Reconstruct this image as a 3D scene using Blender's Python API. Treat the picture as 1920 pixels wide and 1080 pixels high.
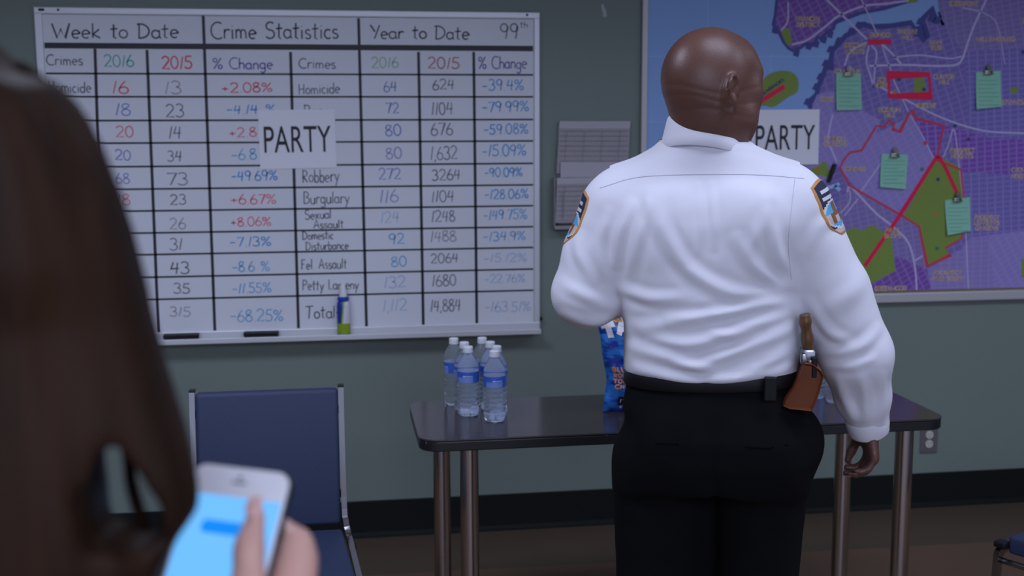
import bpy, bmesh, math, random
import numpy as np
from mathutils import Vector, Matrix
from mathutils.bvhtree import BVHTree

for _o in list(bpy.data.objects):
    bpy.data.objects.remove(_o)
random.seed(7)
SC = bpy.context.scene
COL = SC.collection
PI = math.pi
R = math.radians

# ------------------------------------------------------------------ camera
FPX, YAW, PITCH, ROLL = 2223.72, 0.15065, -0.13645, -0.0033
CAM = np.array([0.0, -4.5127, 1.5978])


def cam_axes():
    f = np.array([math.sin(YAW) * math.cos(PITCH), math.cos(YAW) * math.cos(PITCH), math.sin(PITCH)])
    r = np.array([math.cos(YAW), -math.sin(YAW), 0.0])
    u = np.cross(r, f)
    return (r * math.cos(ROLL) + u * math.sin(ROLL), -r * math.sin(ROLL) + u * math.cos(ROLL), f)


AX_R, AX_U, AX_F = cam_axes()


def at(px, py, y=0.0):
    """point of the photograph's ray through (px, py) at the depth y of the room"""
    d = AX_F * FPX + AX_R * (px - 960) - AX_U * (py - 540)
    t = (y - CAM[1]) / d[1]
    return (d[0] * t + CAM[0], y, CAM[2] + d[2] * t)


def wall_xz(px, py):
    p = at(px, py, 0.0)
    return (p[0], p[2])


cam_data = bpy.data.cameras.new('camera')
cam = bpy.data.objects.new('camera', cam_data)
COL.objects.link(cam)
SC.camera = cam
cam_data.sensor_width = 36.0
cam_data.lens = FPX / 1920 * 36.0
cam_data.clip_start = 0.05
cam_data.dof.use_dof = True
cam_data.dof.focus_distance = 2.58
cam_data.dof.aperture_fstop = 4.2
_m = Matrix(((AX_R[0], AX_U[0], -AX_F[0], CAM[0]),
             (AX_R[1], AX_U[1], -AX_F[1], CAM[1]),
             (AX_R[2], AX_U[2], -AX_F[2], CAM[2]), (0, 0, 0, 1)))
cam.matrix_world = _m

# ------------------------------------------------------------------ world, lights, exposure
SC.view_settings.view_transform = 'Standard'
SC.view_settings.look = 'None'
SC.view_settings.gamma = 1.0
SC.view_settings.use_curve_mapping = False
SC.view_settings.exposure = 0.36
world = bpy.data.worlds.new('world')
SC.world = world
world.use_nodes = True
world.node_tree.nodes['Background'].inputs[0].default_value = (0.60, 0.70, 1.0, 1)
world.node_tree.nodes['Background'].inputs[1].default_value = 0.85


def area_light(name, loc, sx, sy, power, color, spread=180):
    d = bpy.data.lights.new(name, 'AREA')
    d.shape = 'RECTANGLE'
    d.size, d.size_y = sx, sy
    d.energy = power
    d.color = color
    d.spread = R(spread)
    o = bpy.data.objects.new(name, d)
    COL.objects.link(o)
    o.location = loc
    return o


TINT = (0.68, 0.75, 1.0)
# the fluorescent troffers of the office ceiling (all above the frame)
area_light('ceiling_light', (1.45, -2.45, 2.78), 1.2, 0.6, 11, TINT, 152)
area_light('ceiling_light.001', (-0.7, -2.1, 2.78), 1.2, 0.6, 22, TINT, 148)
area_light('ceiling_light.002', (3.2, -2.1, 2.78), 1.2, 0.6, 19, TINT, 152)
area_light('ceiling_light.003', (0.6, -6.0, 2.78), 2.4, 1.2, 95, TINT)


# ------------------------------------------------------------------ materials
def mat(name, color, rough=0.5, metal=0.0, spec=0.5, bump=None, vary=None, emit=None, trans=0.0, ior=1.45,
        coat=0.0, sheen=0.0, alpha=1.0, sss=0.0):
    m = bpy.data.materials.new(name)
    m.use_nodes = True
    nt = m.node_tree
    b = nt.nodes['Principled BSDF']
    b.inputs['Base Color'].default_value = (*color, 1)
    b.inputs['Roughness'].default_value = rough
    b.inputs['Metallic'].default_value = metal
    b.inputs['Specular IOR Level'].default_value = spec
    b.inputs['Transmission Weight'].default_value = trans
    b.inputs['IOR'].default_value = ior
    b.inputs['Coat Weight'].default_value = coat
    b.inputs['Sheen Weight'].default_value = sheen
    b.inputs['Alpha'].default_value = alpha
    if sss:
        b.inputs['Subsurface Weight'].default_value = sss
        b.inputs['Subsurface Radius'].default_value = (0.01, 0.004, 0.002)
    tc = None
    if bump or vary:
        tc = nt.nodes.new('ShaderNodeTexCoord')
    if vary:                                   # (scale, amount) mottled wear of the thing's own colour
        n = nt.nodes.new('ShaderNodeTexNoise')
        n.inputs['Scale'].default_value = vary[0]
        n.inputs['Detail'].default_value = 5
        nt.links.new(tc.outputs['Object'], n.inputs['Vector'])
        mx = nt.nodes.new('ShaderNodeMix')
        mx.data_type = 'RGBA'
        mx.inputs[6].default_value = (*[c * (1 - vary[1]) for c in color], 1)
        mx.inputs[7].default_value = (*[min(1, c * (1 + vary[1])) for c in color], 1)
        nt.links.new(n.outputs['Fac'], mx.inputs[0])
        nt.links.new(mx.outputs[2], b.inputs['Base Color'])
    if bump:                                   # (scale, strength)
        n = nt.nodes.new('ShaderNodeTexNoise')
        n.inputs['Scale'].default_value = bump[0]
        n.inputs['Detail'].default_value = 4
        nt.links.new(tc.outputs['Object'], n.inputs['Vector'])
        bp = nt.nodes.new('ShaderNodeBump')
        bp.inputs['Strength'].default_value = bump[1]
        bp.inputs['Distance'].default_value = 0.01
        nt.links.new(n.outputs['Fac'], bp.inputs['Height'])
        nt.links.new(bp.outputs['Normal'], b.inputs['Normal'])
    if emit:
        b.inputs['Emission Color'].default_value = (*emit[0], 1)
        b.inputs['Emission Strength'].default_value = emit[1]
    return m


M = {}
M['wall'] = mat('wall_paint', (0.190, 0.232, 0.205), 0.55, bump=(60, 0.06), vary=(1.4, 0.06))
M['ceil'] = mat('ceiling_tile', (0.55, 0.55, 0.55), 0.9)
M['base'] = mat('black_cove_base', (0.007, 0.0085, 0.0075), 0.6, spec=.25)
M['alu'] = mat('aluminium_trim', (0.66, 0.67, 0.70), 0.42, 0.35)
M['board'] = mat('whiteboard_enamel', (0.72, 0.735, 0.79), 0.32, spec=0.35, vary=(3.0, 0.03))
M['tape'] = mat('black_tape', (0.02, 0.02, 0.028), 0.5)
M['paper'] = mat('white_paper', (0.86, 0.86, 0.92), 0.8)
M['ink'] = mat('printer_ink', (0.03, 0.03, 0.035), 0.7)
M['felt'] = mat('dark_felt', (0.035, 0.035, 0.042), 0.9, bump=(300, 0.3))
M['chrome'] = mat('chrome', (0.30, 0.29, 0.30), 0.20, 1.0)
M['legchrome'] = mat('brushed_chrome', (0.50, 0.45, 0.43), 0.24, 1.0)
M['tabletop'] = mat('dark_laminate', (0.040, 0.031, 0.033), 0.17, spec=0.5, vary=(9, 0.1))
M['fabric'] = mat('blue_grey_vinyl', (0.022, 0.034, 0.080), 0.62, bump=(400, 0.15), vary=(5, 0.06))
M['black'] = mat('black_plastic', (0.008, 0.008, 0.009), 0.45, spec=.35)
M['white_plastic'] = mat('white_plastic', (0.75, 0.77, 0.80), 0.4)
M['shirt'] = mat('white_cotton', (0.72, 0.715, 0.78), 0.85, spec=0.2, bump=(700, 0.05))
M['thread'] = mat('shirt_seam', (0.52, 0.50, 0.57), 0.9)
M['trousers'] = mat('black_wool', (0.0035, 0.0035, 0.0045), 0.9, spec=0.15, bump=(500, 0.1))
M['leather'] = mat('black_leather', (0.006, 0.006, 0.007), 0.5, spec=.3)
M['holster'] = mat('brown_leather', (0.15, 0.040, 0.011), 0.55, spec=.3, vary=(18, 0.2))
M['grip'] = mat('walnut_grip', (0.12, 0.055, 0.018), 0.4, vary=(40, 0.4))
M['steel'] = mat('gun_steel', (0.35, 0.35, 0.37), 0.25, 1.0)
M['skin'] = mat('dark_brown_skin', (0.115, 0.052, 0.038), 0.40, spec=0.5, vary=(22, 0.14), bump=(240, 0.06))
M['eyewhite'] = mat('eye_white', (0.6, 0.55, 0.5), 0.2)
M['iris'] = mat('dark_iris', (0.02, 0.012, 0.01), 0.1)
M['lip'] = mat('lip', (0.13, 0.05, 0.045), 0.45)
M['nail'] = mat('dark_nail', (0.30, 0.16, 0.13), 0.3)
M['skin2'] = mat('light_skin', (0.56, 0.32, 0.26), 0.5, spec=0.4, vary=(15, 0.06))
M['nail2'] = mat('pale_nail', (0.66, 0.38, 0.34), 0.25)
M['lip2'] = mat('rose_lip', (0.45, 0.18, 0.16), 0.4)
M['shoe'] = mat('black_shoe', (0.012, 0.012, 0.012), 0.25)


# ------------------------------------------------------------------ mesh helpers
def new_obj(name, mesh, parent=None, loc=None, rot=None):
    o = bpy.data.objects.new(name, mesh)
    COL.objects.link(o)
    if parent is not None:
        o.parent = parent
    if loc is not None:
        o.location = loc
    if rot is not None:
        o.rotation_euler = rot
    return o


def pydata(name, verts, faces, material, parent=None, smooth=False, loc=None, rot=None, fmats=None):
    me = bpy.data.meshes.new(name)
    me.from_pydata([tuple(map(float, v)) for v in verts], [], [tuple(map(int, f)) for f in faces])
    for m in (material if isinstance(material, (list, tuple)) else [material]):
        me.materials.append(m)
    if fmats is not None:
        me.polygons.foreach_set('material_index', fmats)
    if smooth:
        me.polygons.foreach_set('use_smooth', [True] * len(me.polygons))
    me.update()
    return new_obj(name, me, parent, loc, rot)


def bm_obj(name, bm, material, parent=None, smooth=False, loc=None, rot=None, angle=None):
    me = bpy.data.meshes.new(name)
    bmesh.ops.recalc_face_normals(bm, faces=bm.faces)
    bm.to_mesh(me)
    bm.free()
    for m in (material if isinstance(material, (list, tuple)) else [material]):
        me.materials.append(m)
    if smooth:
        me.polygons.foreach_set('use_smooth', [True] * len(me.polygons))
        if angle:
            me.set_sharp_from_angle(angle=angle)
    me.update()
    return new_obj(name, me, parent, loc, rot)


def box(bm, c, s, bevel=0.0, seg=2, mtx=None, mi=0):
    g = bmesh.ops.create_cube(bm, size=1.0)
    vs = g['verts']
    for v in vs:
        v.co = Vector((v.co.x * s[0], v.co.y * s[1], v.co.z * s[2]))
    if bevel > 0:
        es = list({e for v in vs for e in v.link_edges})
        r = bmesh.ops.bevel(bm, geom=es, offset=bevel, segments=seg, profile=0.5, affect='EDGES')
        vs = list({v for f in r['faces'] for v in f.verts} | {v for v in vs if v.is_valid})
    fs = {f for v in vs for f in v.link_faces}
    for f in fs:
        f.material_index = mi
    for v in vs:
        v.co = v.co + Vector(c)
        if mtx is not None:
            v.co = mtx @ v.co
    return vs


def catmull(pts, n=6):
    pts = [np.array(p, float) for p in pts]
    if len(pts) < 3:
        return pts
    P = [2 * pts[0] - pts[1]] + pts + [2 * pts[-1] - pts[-2]]
    out = []
    for i in range(1, len(P) - 2):
        for k in range(n):
            t = k / n
            out.append(0.5 * ((2 * P[i]) + (-P[i - 1] + P[i + 1]) * t + (2 * P[i - 1] - 5 * P[i] + 4 * P[i + 1] - P[i + 2]) * t * t
                              + (-P[i - 1] + 3 * P[i] - 3 * P[i + 1] + P[i + 2]) * t ** 3))
    out.append(pts[-1])
    return out


def tube(bm, pts, rad, seg=10, flat=None, ref=None, mi=0):
    """tube along a polyline; rad number or list; flat=(a,b) section half sizes; ref = side direction"""
    pts = [Vector([float(c) for c in p]) for p in pts]
    n = len(pts)
    rings = []
    up = Vector(ref) if ref is not None else None
    prev = None
    for i, p in enumerate(pts):
        t = (pts[min(i + 1, n - 1)] - pts[max(i - 1, 0)]).normalized()
        if up is not None:
            a = (up - t * up.dot(t)).normalized()
        elif prev is None:
            a = t.orthogonal().normalized()
        else:
            a = (prev - t * prev.dot(t)).normalized()
        prev = a
        b = t.cross(a)
        r = rad[i] if isinstance(rad, (list, tuple)) else rad
        ring = []
        if flat:
            for (sx, sy) in ((-1, -1), (1, -1), (1, 1), (-1, 1)):
                ring.append(bm.verts.new(p + a * flat[0] * sx + b * flat[1] * sy))
        else:
            for k in range(seg):
                an = 2 * PI * k / seg
                ring.append(bm.verts.new(p + a * math.cos(an) * r + b * math.sin(an) * r))
        rings.append(ring)
    m = len(rings[0])
    for i in range(n - 1):
        for k in range(m):
            f = bm.faces.new((rings[i][k], rings[i][(k + 1) % m], rings[i + 1][(k + 1) % m], rings[i + 1][k]))
            f.material_index = mi
    bm.faces.new(list(reversed(rings[0]))).material_index = mi
    bm.faces.new(rings[-1]).material_index = mi


def lathe(bm, prof, seg=28, c=(0, 0, 0), mi=0):
    rings = []
    for (r, z) in prof:
        if r < 1e-5:
            rings.append([bm.verts.new((c[0], c[1], c[2] + z))])
        else:
            rings.append([bm.verts.new((c[0] + r * math.cos(2 * PI * k / seg), c[1] + r * math.sin(2 * PI * k / seg), c[2] + z))
                          for k in range(seg)])
    for a, b in zip(rings[:-1], rings[1:]):
        for k in range(seg):
            k2 = (k + 1) % seg
            if len(a) == 1 and len(b) == 1:
                continue
            if len(a) == 1:
                f = bm.faces.new((a[0], b[k2], b[k]))
            elif len(b) == 1:
                f = bm.faces.new((a[k], a[k2], b[0]))
            else:
                f = bm.faces.new((a[k], a[k2], b[k2], b[k]))
            f.material_index = mi


def thing(name, label, cat, loc=(0, 0, 0), rotz=0.0, group=None):
    o = new_obj(name, None, None, loc, (0, 0, rotz))
    o.empty_display_size = 0.1
    return tag(o, label, cat, group)


def tag(o, label, cat, group=None):
    o['label'] = label
    o['category'] = cat
    if group:
        o['group'] = group
    return o


def struct(o):
    o['kind'] = 'structure'
    return o


def copy_tree(o, parent=None):
    c = o.copy()
    COL.objects.link(c)
    if parent is not None:
        c.parent = parent
    for ch in list(o.children):
        copy_tree(ch, c)
    return c


# flat shapes lying on the wall: x, z in the wall plane, y towards the room is negative
class Flat:
    def __init__(self):
        self.v, self.f, self.m = [], [], []

    def poly(self, pts, y, mi):
        n = len(self.v)
        self.v += [(p[0], y, p[1]) for p in pts]
        a = sum(pts[i][0] * pts[(i + 1) % len(pts)][1] - pts[(i + 1) % len(pts)][0] * pts[i][1] for i in range(len(pts)))
        idx = list(range(n, n + len(pts)))
        self.f.append(idx if a > 0 else idx[::-1])
        self.m.append(mi)

    def ribbon(self, pts, w, y, mi, closed=False):
        pts = [np.array(p, float) for p in pts]
        if len(pts) == 1:
            pts = [pts[0] - [w * .3, 0], pts[0] + [w * .3, 0]]
        n = len(pts)
        if closed:
            pts = pts + [pts[0]]
            n += 1
        L, Rr = [], []
        for i in range(n):
            a, b = pts[max(i - 1, 0)], pts[min(i + 1, n - 1)]
            if closed and i in (0, n - 1):
                a, b = pts[n - 2], pts[1]
            t = b - a
            t = t / (np.linalg.norm(t) + 1e-9)
            nn = np.array([-t[1], t[0]])
            if 0 < i < n - 1 or closed:
                s = pts[i] - a
                s = s / (np.linalg.norm(s) + 1e-9)
                k = 1 / max(0.5, abs(np.dot(np.array([-s[1], s[0]]), nn)))
            else:
                k = 1
            L.append(pts[i] + nn * w / 2 * k)
            Rr.append(pts[i] - nn * w / 2 * k)
        base = len(self.v)
        for i in range(n):
            self.v += [(L[i][0], y, L[i][1]), (Rr[i][0], y, Rr[i][1])]
        for i in range(n - 1):
            self.f.append([base + 2 * i, base + 2 * i + 1, base + 2 * i + 3, base + 2 * i + 2])
            self.m.append(mi)

    def build(self, name, mats, parent=None, loc=None, rot=None):
        return pydata(name, self.v, self.f, mats, parent, fmats=self.m, loc=loc, rot=rot)


# ------------------------------------------------------------------ a one-stroke hand lettering alphabet
def arc(cx, cy, rx, ry, a0, a1, n=9):
    return [(cx + rx * math.cos(R(a0 + (a1 - a0) * i / n)), cy + ry * math.sin(R(a0 + (a1 - a0) * i / n))) for i in range(n + 1)]


G = {
    ' ': (.45, []), '.': (.22, [[(.08, .02), (.12, 0)]]), ',': (.22, [[(.12, .06), (.04, -.14)]]),
    '-': (.5, [[(.05, .42), (.42, .42)]]), '+': (.55, [[(.05, .42), (.45, .42)], [(.25, .64), (.25, .2)]]),
    "'": (.2, [[(.1, 1), (.06, .8)]]),
    '%': (.75, [[(.62, .98), (.08, .02)], arc(.18, .78, .14, .17, 60, 420), arc(.54, .2, .14, .17, 60, 420)]),
    '0': (.6, [arc(.27, .5, .24, .5, 100, 460, 14)]),
    '1': (.32, [[(.24, 1), (.08, 0)]]),
    '2': (.6, [arc(.26, .73, .22, .27, 165, -30, 8) + [(.05, .03), (.52, .03)]]),
    '3': (.58, [arc(.24, .76, .21, .24, 150, -80, 8) + arc(.24, .27, .25, .27, 85, -150, 9)]),
    '4': (.6, [[(.2, .98), (.06, .42), (.5, .46)], [(.44, .95), (.36, 0)]]),
    '5': (.58, [[(.5, .98), (.14, .96), (.1, .56)] + arc(.24, .3, .25, .29, 110, -150, 9)]),
    '6': (.56, [[(.36, 1), (.14, .62)] + arc(.27, .27, .23, .27, 150, 520, 12)]),
    '7': (.56, [[(.04, .94), (.5, .96), (.2, 0)]]),
    '8': (.58, [[(.46, .86)] + arc(.27, .76, .19, .22, 50, 250, 8) + arc(.27, .26, .22, .26, 70, -250, 12) + [(.44, .8)]]),
    '9': (.56, [arc(.25, .72, .21, .26, 30, 390, 12) + [(.42, .6), (.34, 0)]]),
    'A': (.68, [[(.02, 0), (.34, 1), (.6, 0)], [(.12, .36), (.54, .36)]]),
    'B': (.62, [[(.1, 1), (.07, 0)], [(.08, .98)] + arc(.22, .76, .26, .22, 80, -80, 7) + arc(.22, .27, .32, .27, 80, -90, 8) + [(.06, .01)]]),
    'C': (.68, [arc(.42, .5, .38, .5, 55, 305, 12)]),
    'D': (.7, [[(.12, .98), (.08, 0)], [(.0, .96)] + arc(.16, .5, .46, .48, 85, -85, 10) + [(.04, .02)]]),
    'E': (.56, [[(.5, 1), (.08, 1), (.08, 0), (.5, 0)], [(.08, .52), (.42, .52)]]),
    'F': (.56, [[(.1, 1), (.08, 0)], [(.06, .98), (.5, 1)], [(.08, .54), (.4, .56)]]),
    'G': (.7, [arc(.38, .5, .34, .5, 50, 350, 12) + [(.4, .42)]]),
    'H': (.64, [[(.1, 1), (.08, 0)], [(.54, 1), (.5, 0)], [(.09, .5), (.52, .52)]]),
    'I': (.26, [[(.12, 1), (.12, 0)]]),
    'K': (.6, [[(.08, 1), (.08, 0)], [(.5, 1), (.08, .45), (.52, 0)]]),
    'L': (.52, [[(.1, 1), (.08, .02), (.46, .04)]]),
    'M': (.78, [[(.06, 0), (.12, 1), (.38, .3), (.64, 1), (.7, 0)]]),
    'N': (.66, [[(.08, 0), (.08, 1), (.56, 0), (.56, 1)]]),
    'O': (.72, [arc(.35, .5, .32, .5, 90, 450, 14)]),
    'P': (.6, [[(.12, 1), (.08, 0)], [(.04, .96)] + arc(.22, .74, .3, .24, 85, -90, 8) + [(.1, .48)]]),
    'R': (.62, [[(.12, 1), (.08, 0)], [(.04, .96)] + arc(.22, .74, .28, .23, 85, -90, 8) + [(.1, .5), (.52, .02)]]),
    'S': (.58, [arc(.3, .75, .24, .24, 40, 260, 8) + arc(.26, .26, .25, .26, 80, -150, 9)]),
    'T': (.64, [[(.02, .96), (.62, 1)], [(.34, .98), (.26, 0)]]),
    'U': (.66, [[(.08, 1), (.08, .3)] + arc(.32, .28, .24, .28, 180, 360, 8) + [(.56, 1)]]),
    'V': (.62, [[(.04, 1), (.3, 0), (.56, 1)]]),
    'W': (.95, [[(.02, 1), (.26, 0), (.46, .62), (.66, .0), (.92, 1)]]),
    'Y': (.6, [[(.02, 1), (.28, .5)], [(.56, 1), (.24, 0)]]),
    'Z': (.6, [[(.06, 1), (.54, 1), (.04, 0), (.56, 0)]]),
    'a': (.52, [arc(.23, .27, .2, .26, 40, 330, 10), [(.42, .54), (.42, .08), (.5, 0)]]),
    'b': (.52, [[(.1, 1), (.08, 0)], arc(.26, .27, .2, .27, 150, -170, 10)]),
    'c': (.46, [arc(.25, .27, .2, .27, 50, 310, 9)]),
    'd': (.54, [arc(.23, .27, .19, .26, 40, 330, 10), [(.46, 1), (.42, 0)]]),
    'e': (.5, [[(.06, .28), (.42, .32)] + arc(.24, .28, .19, .27, 10, 310, 10)]),
    'f': (.4, [arc(.3, .82, .14, .18, 60, 180, 5) + [(.15, 0)], [(.02, .52), (.34, .54)]]),
    'g': (.52, [arc(.23, .28, .19, .25, 40, 330, 10), [(.42, .54), (.42, -.1)] + arc(.24, -.12, .18, .22, 0, -150, 6)]),
    'h': (.52, [[(.1, 1), (.07, 0)], [(.08, .36)] + arc(.26, .34, .17, .2, 150, 0, 6) + [(.43, 0)]]),
    'i': (.24, [[(.11, .55), (.1, 0)], [(.12, .78), (.13, .74)]]),
    'k': (.5, [[(.1, 1), (.08, 0)], [(.42, .6), (.09, .26), (.46, 0)]]),
    'l': (.24, [[(.13, 1), (.09, 0)]]),
    'm': (.74, [[(.08, .55), (.07, 0)], [(.08, .36)] + arc(.21, .34, .13, .2, 150, 0, 5) + [(.34, 0)], [(.34, .34)] + arc(.48, .34, .14, .2, 150, 0, 5) + [(.63, 0)]]),
    'n': (.52, [[(.09, .55), (.07, 0)], [(.08, .34)] + arc(.26, .33, .17, .21, 150, 0, 6) + [(.43, 0)]]),
    'o': (.5, [arc(.24, .27, .2, .26, 100, 460, 11)]),
    'p': (.52, [[(.1, .55), (.07, -.35)], arc(.26, .28, .19, .26, 150, -160, 10)]),
    'r': (.42, [[(.1, .56), (.08, 0)], [(.09, .32)] + arc(.28, .34, .18, .2, 150, 50, 5)]),
    's': (.42, [arc(.22, .42, .15, .13, 40, 260, 6) + arc(.2, .14, .16, .14, 80, -150, 7)]),
    't': (.42, [[(.2, .92), (.17, .06), (.3, 0)], [(.02, .6), (.38, .63)]]),
    'u': (.52, [[(.08, .55), (.08, .2)] + arc(.25, .18, .17, .18, 180, 340, 6) + [(.43, .55), (.45, 0)]]),
    'w': (.7, [[(.04, .55), (.18, 0), (.33, .42), (.47, 0), (.64, .55)]]),
    'x': (.5, [[(.06, .55), (.42, 0)], [(.42, .55), (.04, 0)]]),
    'y': (.5, [[(.06, .55), (.22, .06)], [(.44, .55), (.1, -.35)]]),
}


def lettering(flat, text, p0, p1, hgt, w, y, mi, jitter=0.03):
    """write text from point p0 to point p1 (wall plane), capital height hgt"""
    tot = sum(G[c][0] for c in text)
    p0, p1 = np.array(p0, float), np.array(p1, float)
    t = (p1 - p0) / tot
    ln = np.linalg.norm(p1 - p0)
    d = (p1 - p0) / ln
    nrm = np.array([-d[1], d[0]])
    x = 0.0
    for c in text:
        wd, strokes = G[c]
        dy = random.uniform(-jitter, jitter)
        sc = random.uniform(1 - jitter, 1 + jitter)
        for st in strokes:
            pts = [p0 + t * (x + a * sc) + nrm * hgt * (b * sc + dy) for a, b in st]
            flat.ribbon(pts, w * random.uniform(.85, 1.1), y, mi)
        x += wd


def font_text(name, text, width, height, material, parent, loc, depth=0.0004, bold=0.0):
    """printed sans lettering stood in a plane facing -y, fitted into width x height, centred on loc"""
    cu = bpy.data.curves.new(name, 'FONT')
    cu.body = text
    cu.offset = bold
    cu.extrude = 0.0
    tmp = bpy.data.objects.new(name, cu)
    COL.objects.link(tmp)
    dg = bpy.context.evaluated_depsgraph_get()
    me = bpy.data.meshes.new_from_object(tmp.evaluated_get(dg))
    bpy.data.objects.remove(tmp)
    vs = np.array([v.co[:] for v in me.vertices])
    lo, hi = vs.min(0), vs.max(0)
    for v in me.vertices:
        x = ((v.co.x - lo[0]) / (hi[0] - lo[0]) - .5) * width
        z = ((v.co.y - lo[1]) / (hi[1] - lo[1]) - .5) * height
        v.co = (x, -depth, z)
    me.materials.clear()
    me.materials.append(material)
    me.name = name
    return new_obj(name, me, parent, loc)
# ------------------------------------------------------------------ the room
def quad_obj(name, pts, m):
    return struct(pydata(name, pts, [(0, 1, 2, 3)], m))


bm = bmesh.new()
box(bm, (0.6, 0.06, 1.44), (9.6, 0.12, 2.88))
struct(bm_obj('wall_back', bm, M['wall']))
fm1 = mat('tan_floor_tile', (0.135, 0.080, 0.050), 0.55, vary=(3.2, 0.10), bump=(40, 0.03))
fm2 = mat('brown_border_tile', (0.088, 0.062, 0.042), 0.55, vary=(3.2, 0.12), bump=(40, 0.03))
xs_ = [-4.2, 5.4]
fv = [(-4.2, 0, 0), (5.4, 0, 0), (5.4, -.49, 0), (-4.2, -.34, 0), (5.4, -7.5, 0), (-4.2, -7.5, 0)]
fl = pydata('floor', fv, [(3, 2, 1, 0), (5, 4, 2, 3)], [fm2, fm1], fmats=[0, 1])
struct(fl)
struct(pydata('ceiling', [(-4.2, 0, 2.86), (5.4, 0, 2.86), (5.4, -7.5, 2.86), (-4.2, -7.5, 2.86)], [(0, 1, 2, 3)], M['ceil']))
bm = bmesh.new()
box(bm, (-4.26, -3.75, 1.44), (0.12, 7.5, 2.88))
struct(bm_obj('wall_left', bm, M['wall']))
bm = bmesh.new()
box(bm, (5.46, -3.75, 1.44), (0.12, 7.5, 2.88))
struct(bm_obj('wall_right', bm, M['wall']))
# cove base with a curved toe
bm = bmesh.new()
prof = [(-0.0005, 0.146), (-0.005, 0.146), (-0.006, 0.14), (-0.006, 0.02), (-0.010, 0.006), (-0.018, 0.0005), (-0.0005, 0.0005)]
ra = [bm.verts.new((-4.19, a, b)) for a, b in prof]
rb = [bm.verts.new((5.39, a, b)) for a, b in prof]
for k in range(len(prof)):
    k2 = (k + 1) % len(prof)
    bm.faces.new((ra[k], ra[k2], rb[k2], rb[k]))
bm.faces.new(ra)
bm.faces.new(rb[::-1])
struct(bm_obj('baseboard_back', bm, M['base']))

# ------------------------------------------------------------------ whiteboard
BX0, BX1, BZ0, BZ1 = -1.0256, 0.7915, 0.800, 2.0185
wb = thing('whiteboard', 'wall-mounted dry-erase whiteboard with a ruled table of crime statistics', 'whiteboard', (BX0, 0, BZ0))


def wl(px, py):
    x, z = wall_xz(px, py)
    return (x - BX0, z - BZ0)


bm = bmesh.new()
box(bm, ((BX1 - BX0) / 2, -0.010, (BZ1 - BZ0) / 2), (BX1 - BX0 - 0.02, 0.016, BZ1 - BZ0 - 0.02))
bm_obj('panel', bm, M['board'], wb)
bm = bmesh.new()
W_, H_ = BX1 - BX0, BZ1 - BZ0
box(bm, (W_ / 2, -0.014, H_ - 0.013), (W_, 0.026, 0.026), 0.004)
box(bm, (0.014, -0.0135, H_ / 2), (0.028, 0.025, H_ - 0.03), 0.004)
box(bm, (W_ - 0.012, -0.0135, H_ / 2), (0.024, 0.025, H_ - 0.03), 0.004)
box(bm, (W_ / 2, -0.014, 0.020), (W_, 0.026, 0.040), 0.004)
bm_obj('frame', bm, M['alu'], wb)
bm = bmesh.new()      # marker tray: a shelf with a raised front lip
box(bm, (W_ / 2, -0.050, 0.004), (W_ - 0.01, 0.055, 0.008), 0.002)
box(bm, (W_ / 2, -0.0765, 0.010), (W_ - 0.01, 0.006, 0.020), 0.002)
bm_obj('marker_tray', bm, M['alu'], wb)
for cx in (0.028, 0.085, W_ - 0.05):      # small hanger clips on the frame
    bm = bmesh.new()
    box(bm, (cx, -0.0285, H_ - 0.011), (0.020 if cx < .06 else .007, 0.004, 0.008), 0.001)
    bm_obj('frame_clip', bm, M['black'], wb)
bm = bmesh.new()
box(bm, (W_ + 0.004, -0.018, 0.05), (0.010, 0.02, 0.014), 0.002)
bm_obj('corner_bracket', bm, M['black'], wb)

# ruled lines
fl_ = Flat()
YB = -0.0190


def vline(a, b, w):
    fl_.ribbon([wl(*a), wl(*b)], w, YB, 0)


for a, b, w in [((180, 92), (197, 640), .0105), ((277, 94), (299, 636), .0105), ((382, 31), (404, 624), .0105), ((545, 98), (560, 618), .0105),
                ((672, 35), (687, 614), .0105), ((784, 98), (793, 610), .0105), ((887, 98), (893, 607), .0105)]:
    vline(a, b, w)
XL, XR = 0.03, W_ - 0.026
zrows = [1.786, 1.704, 1.619, 1.538, 1.453, 1.371, 1.291, 1.21, 1.13, 1.046, .963]
fl_.ribbon([(XL, 1.884 - BZ0), (XR, 1.884 - BZ0)], 0.020, YB - .0002, 0)
for z in zrows:
    fl_.ribbon([(XL, z - BZ0), (XR, z - BZ0)], 0.0065, YB, 0)
fl_.build('ruled_grid', [M['tape']], wb)

INK = {'k': (0.045, 0.04, 0.055), 'g': (0.16, 0.15, 0.19), 'f': (0.33, 0.31, 0.36), 'r': (0.72, 0.035, 0.07), 's': (0.78, 0.13, 0.17),
       'd': (0.40, 0.06, 0.05), 't': (0.02, 0.40, 0.31), 'e': (0.22, 0.52, 0.25), 'p': (0.10, 0.055, 0.33), 'b': (0.12, 0.19, 0.52),
       'v': (0.25, 0.25, 0.55), 'c': (0.015, 0.27, 0.66), 'm': (0.12, 0.38, 0.68), 'n': (0.38, 0.52, 0.70)}
IK = list(INK)
wr = Flat()


def ink(text, x0, x1, yb0, h, col, yb1=None, w=.0042):
    h = h * 1.05
    yb1 = yb0 if yb1 is None else yb1
    p0, p1 = wl(x0, yb0), wl(x1, yb1)
    _, za = wl(x0, yb0 - h)
    lettering(wr, text, p0, p1, za - p0[1], w, -0.0185, IK.index(col))


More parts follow.
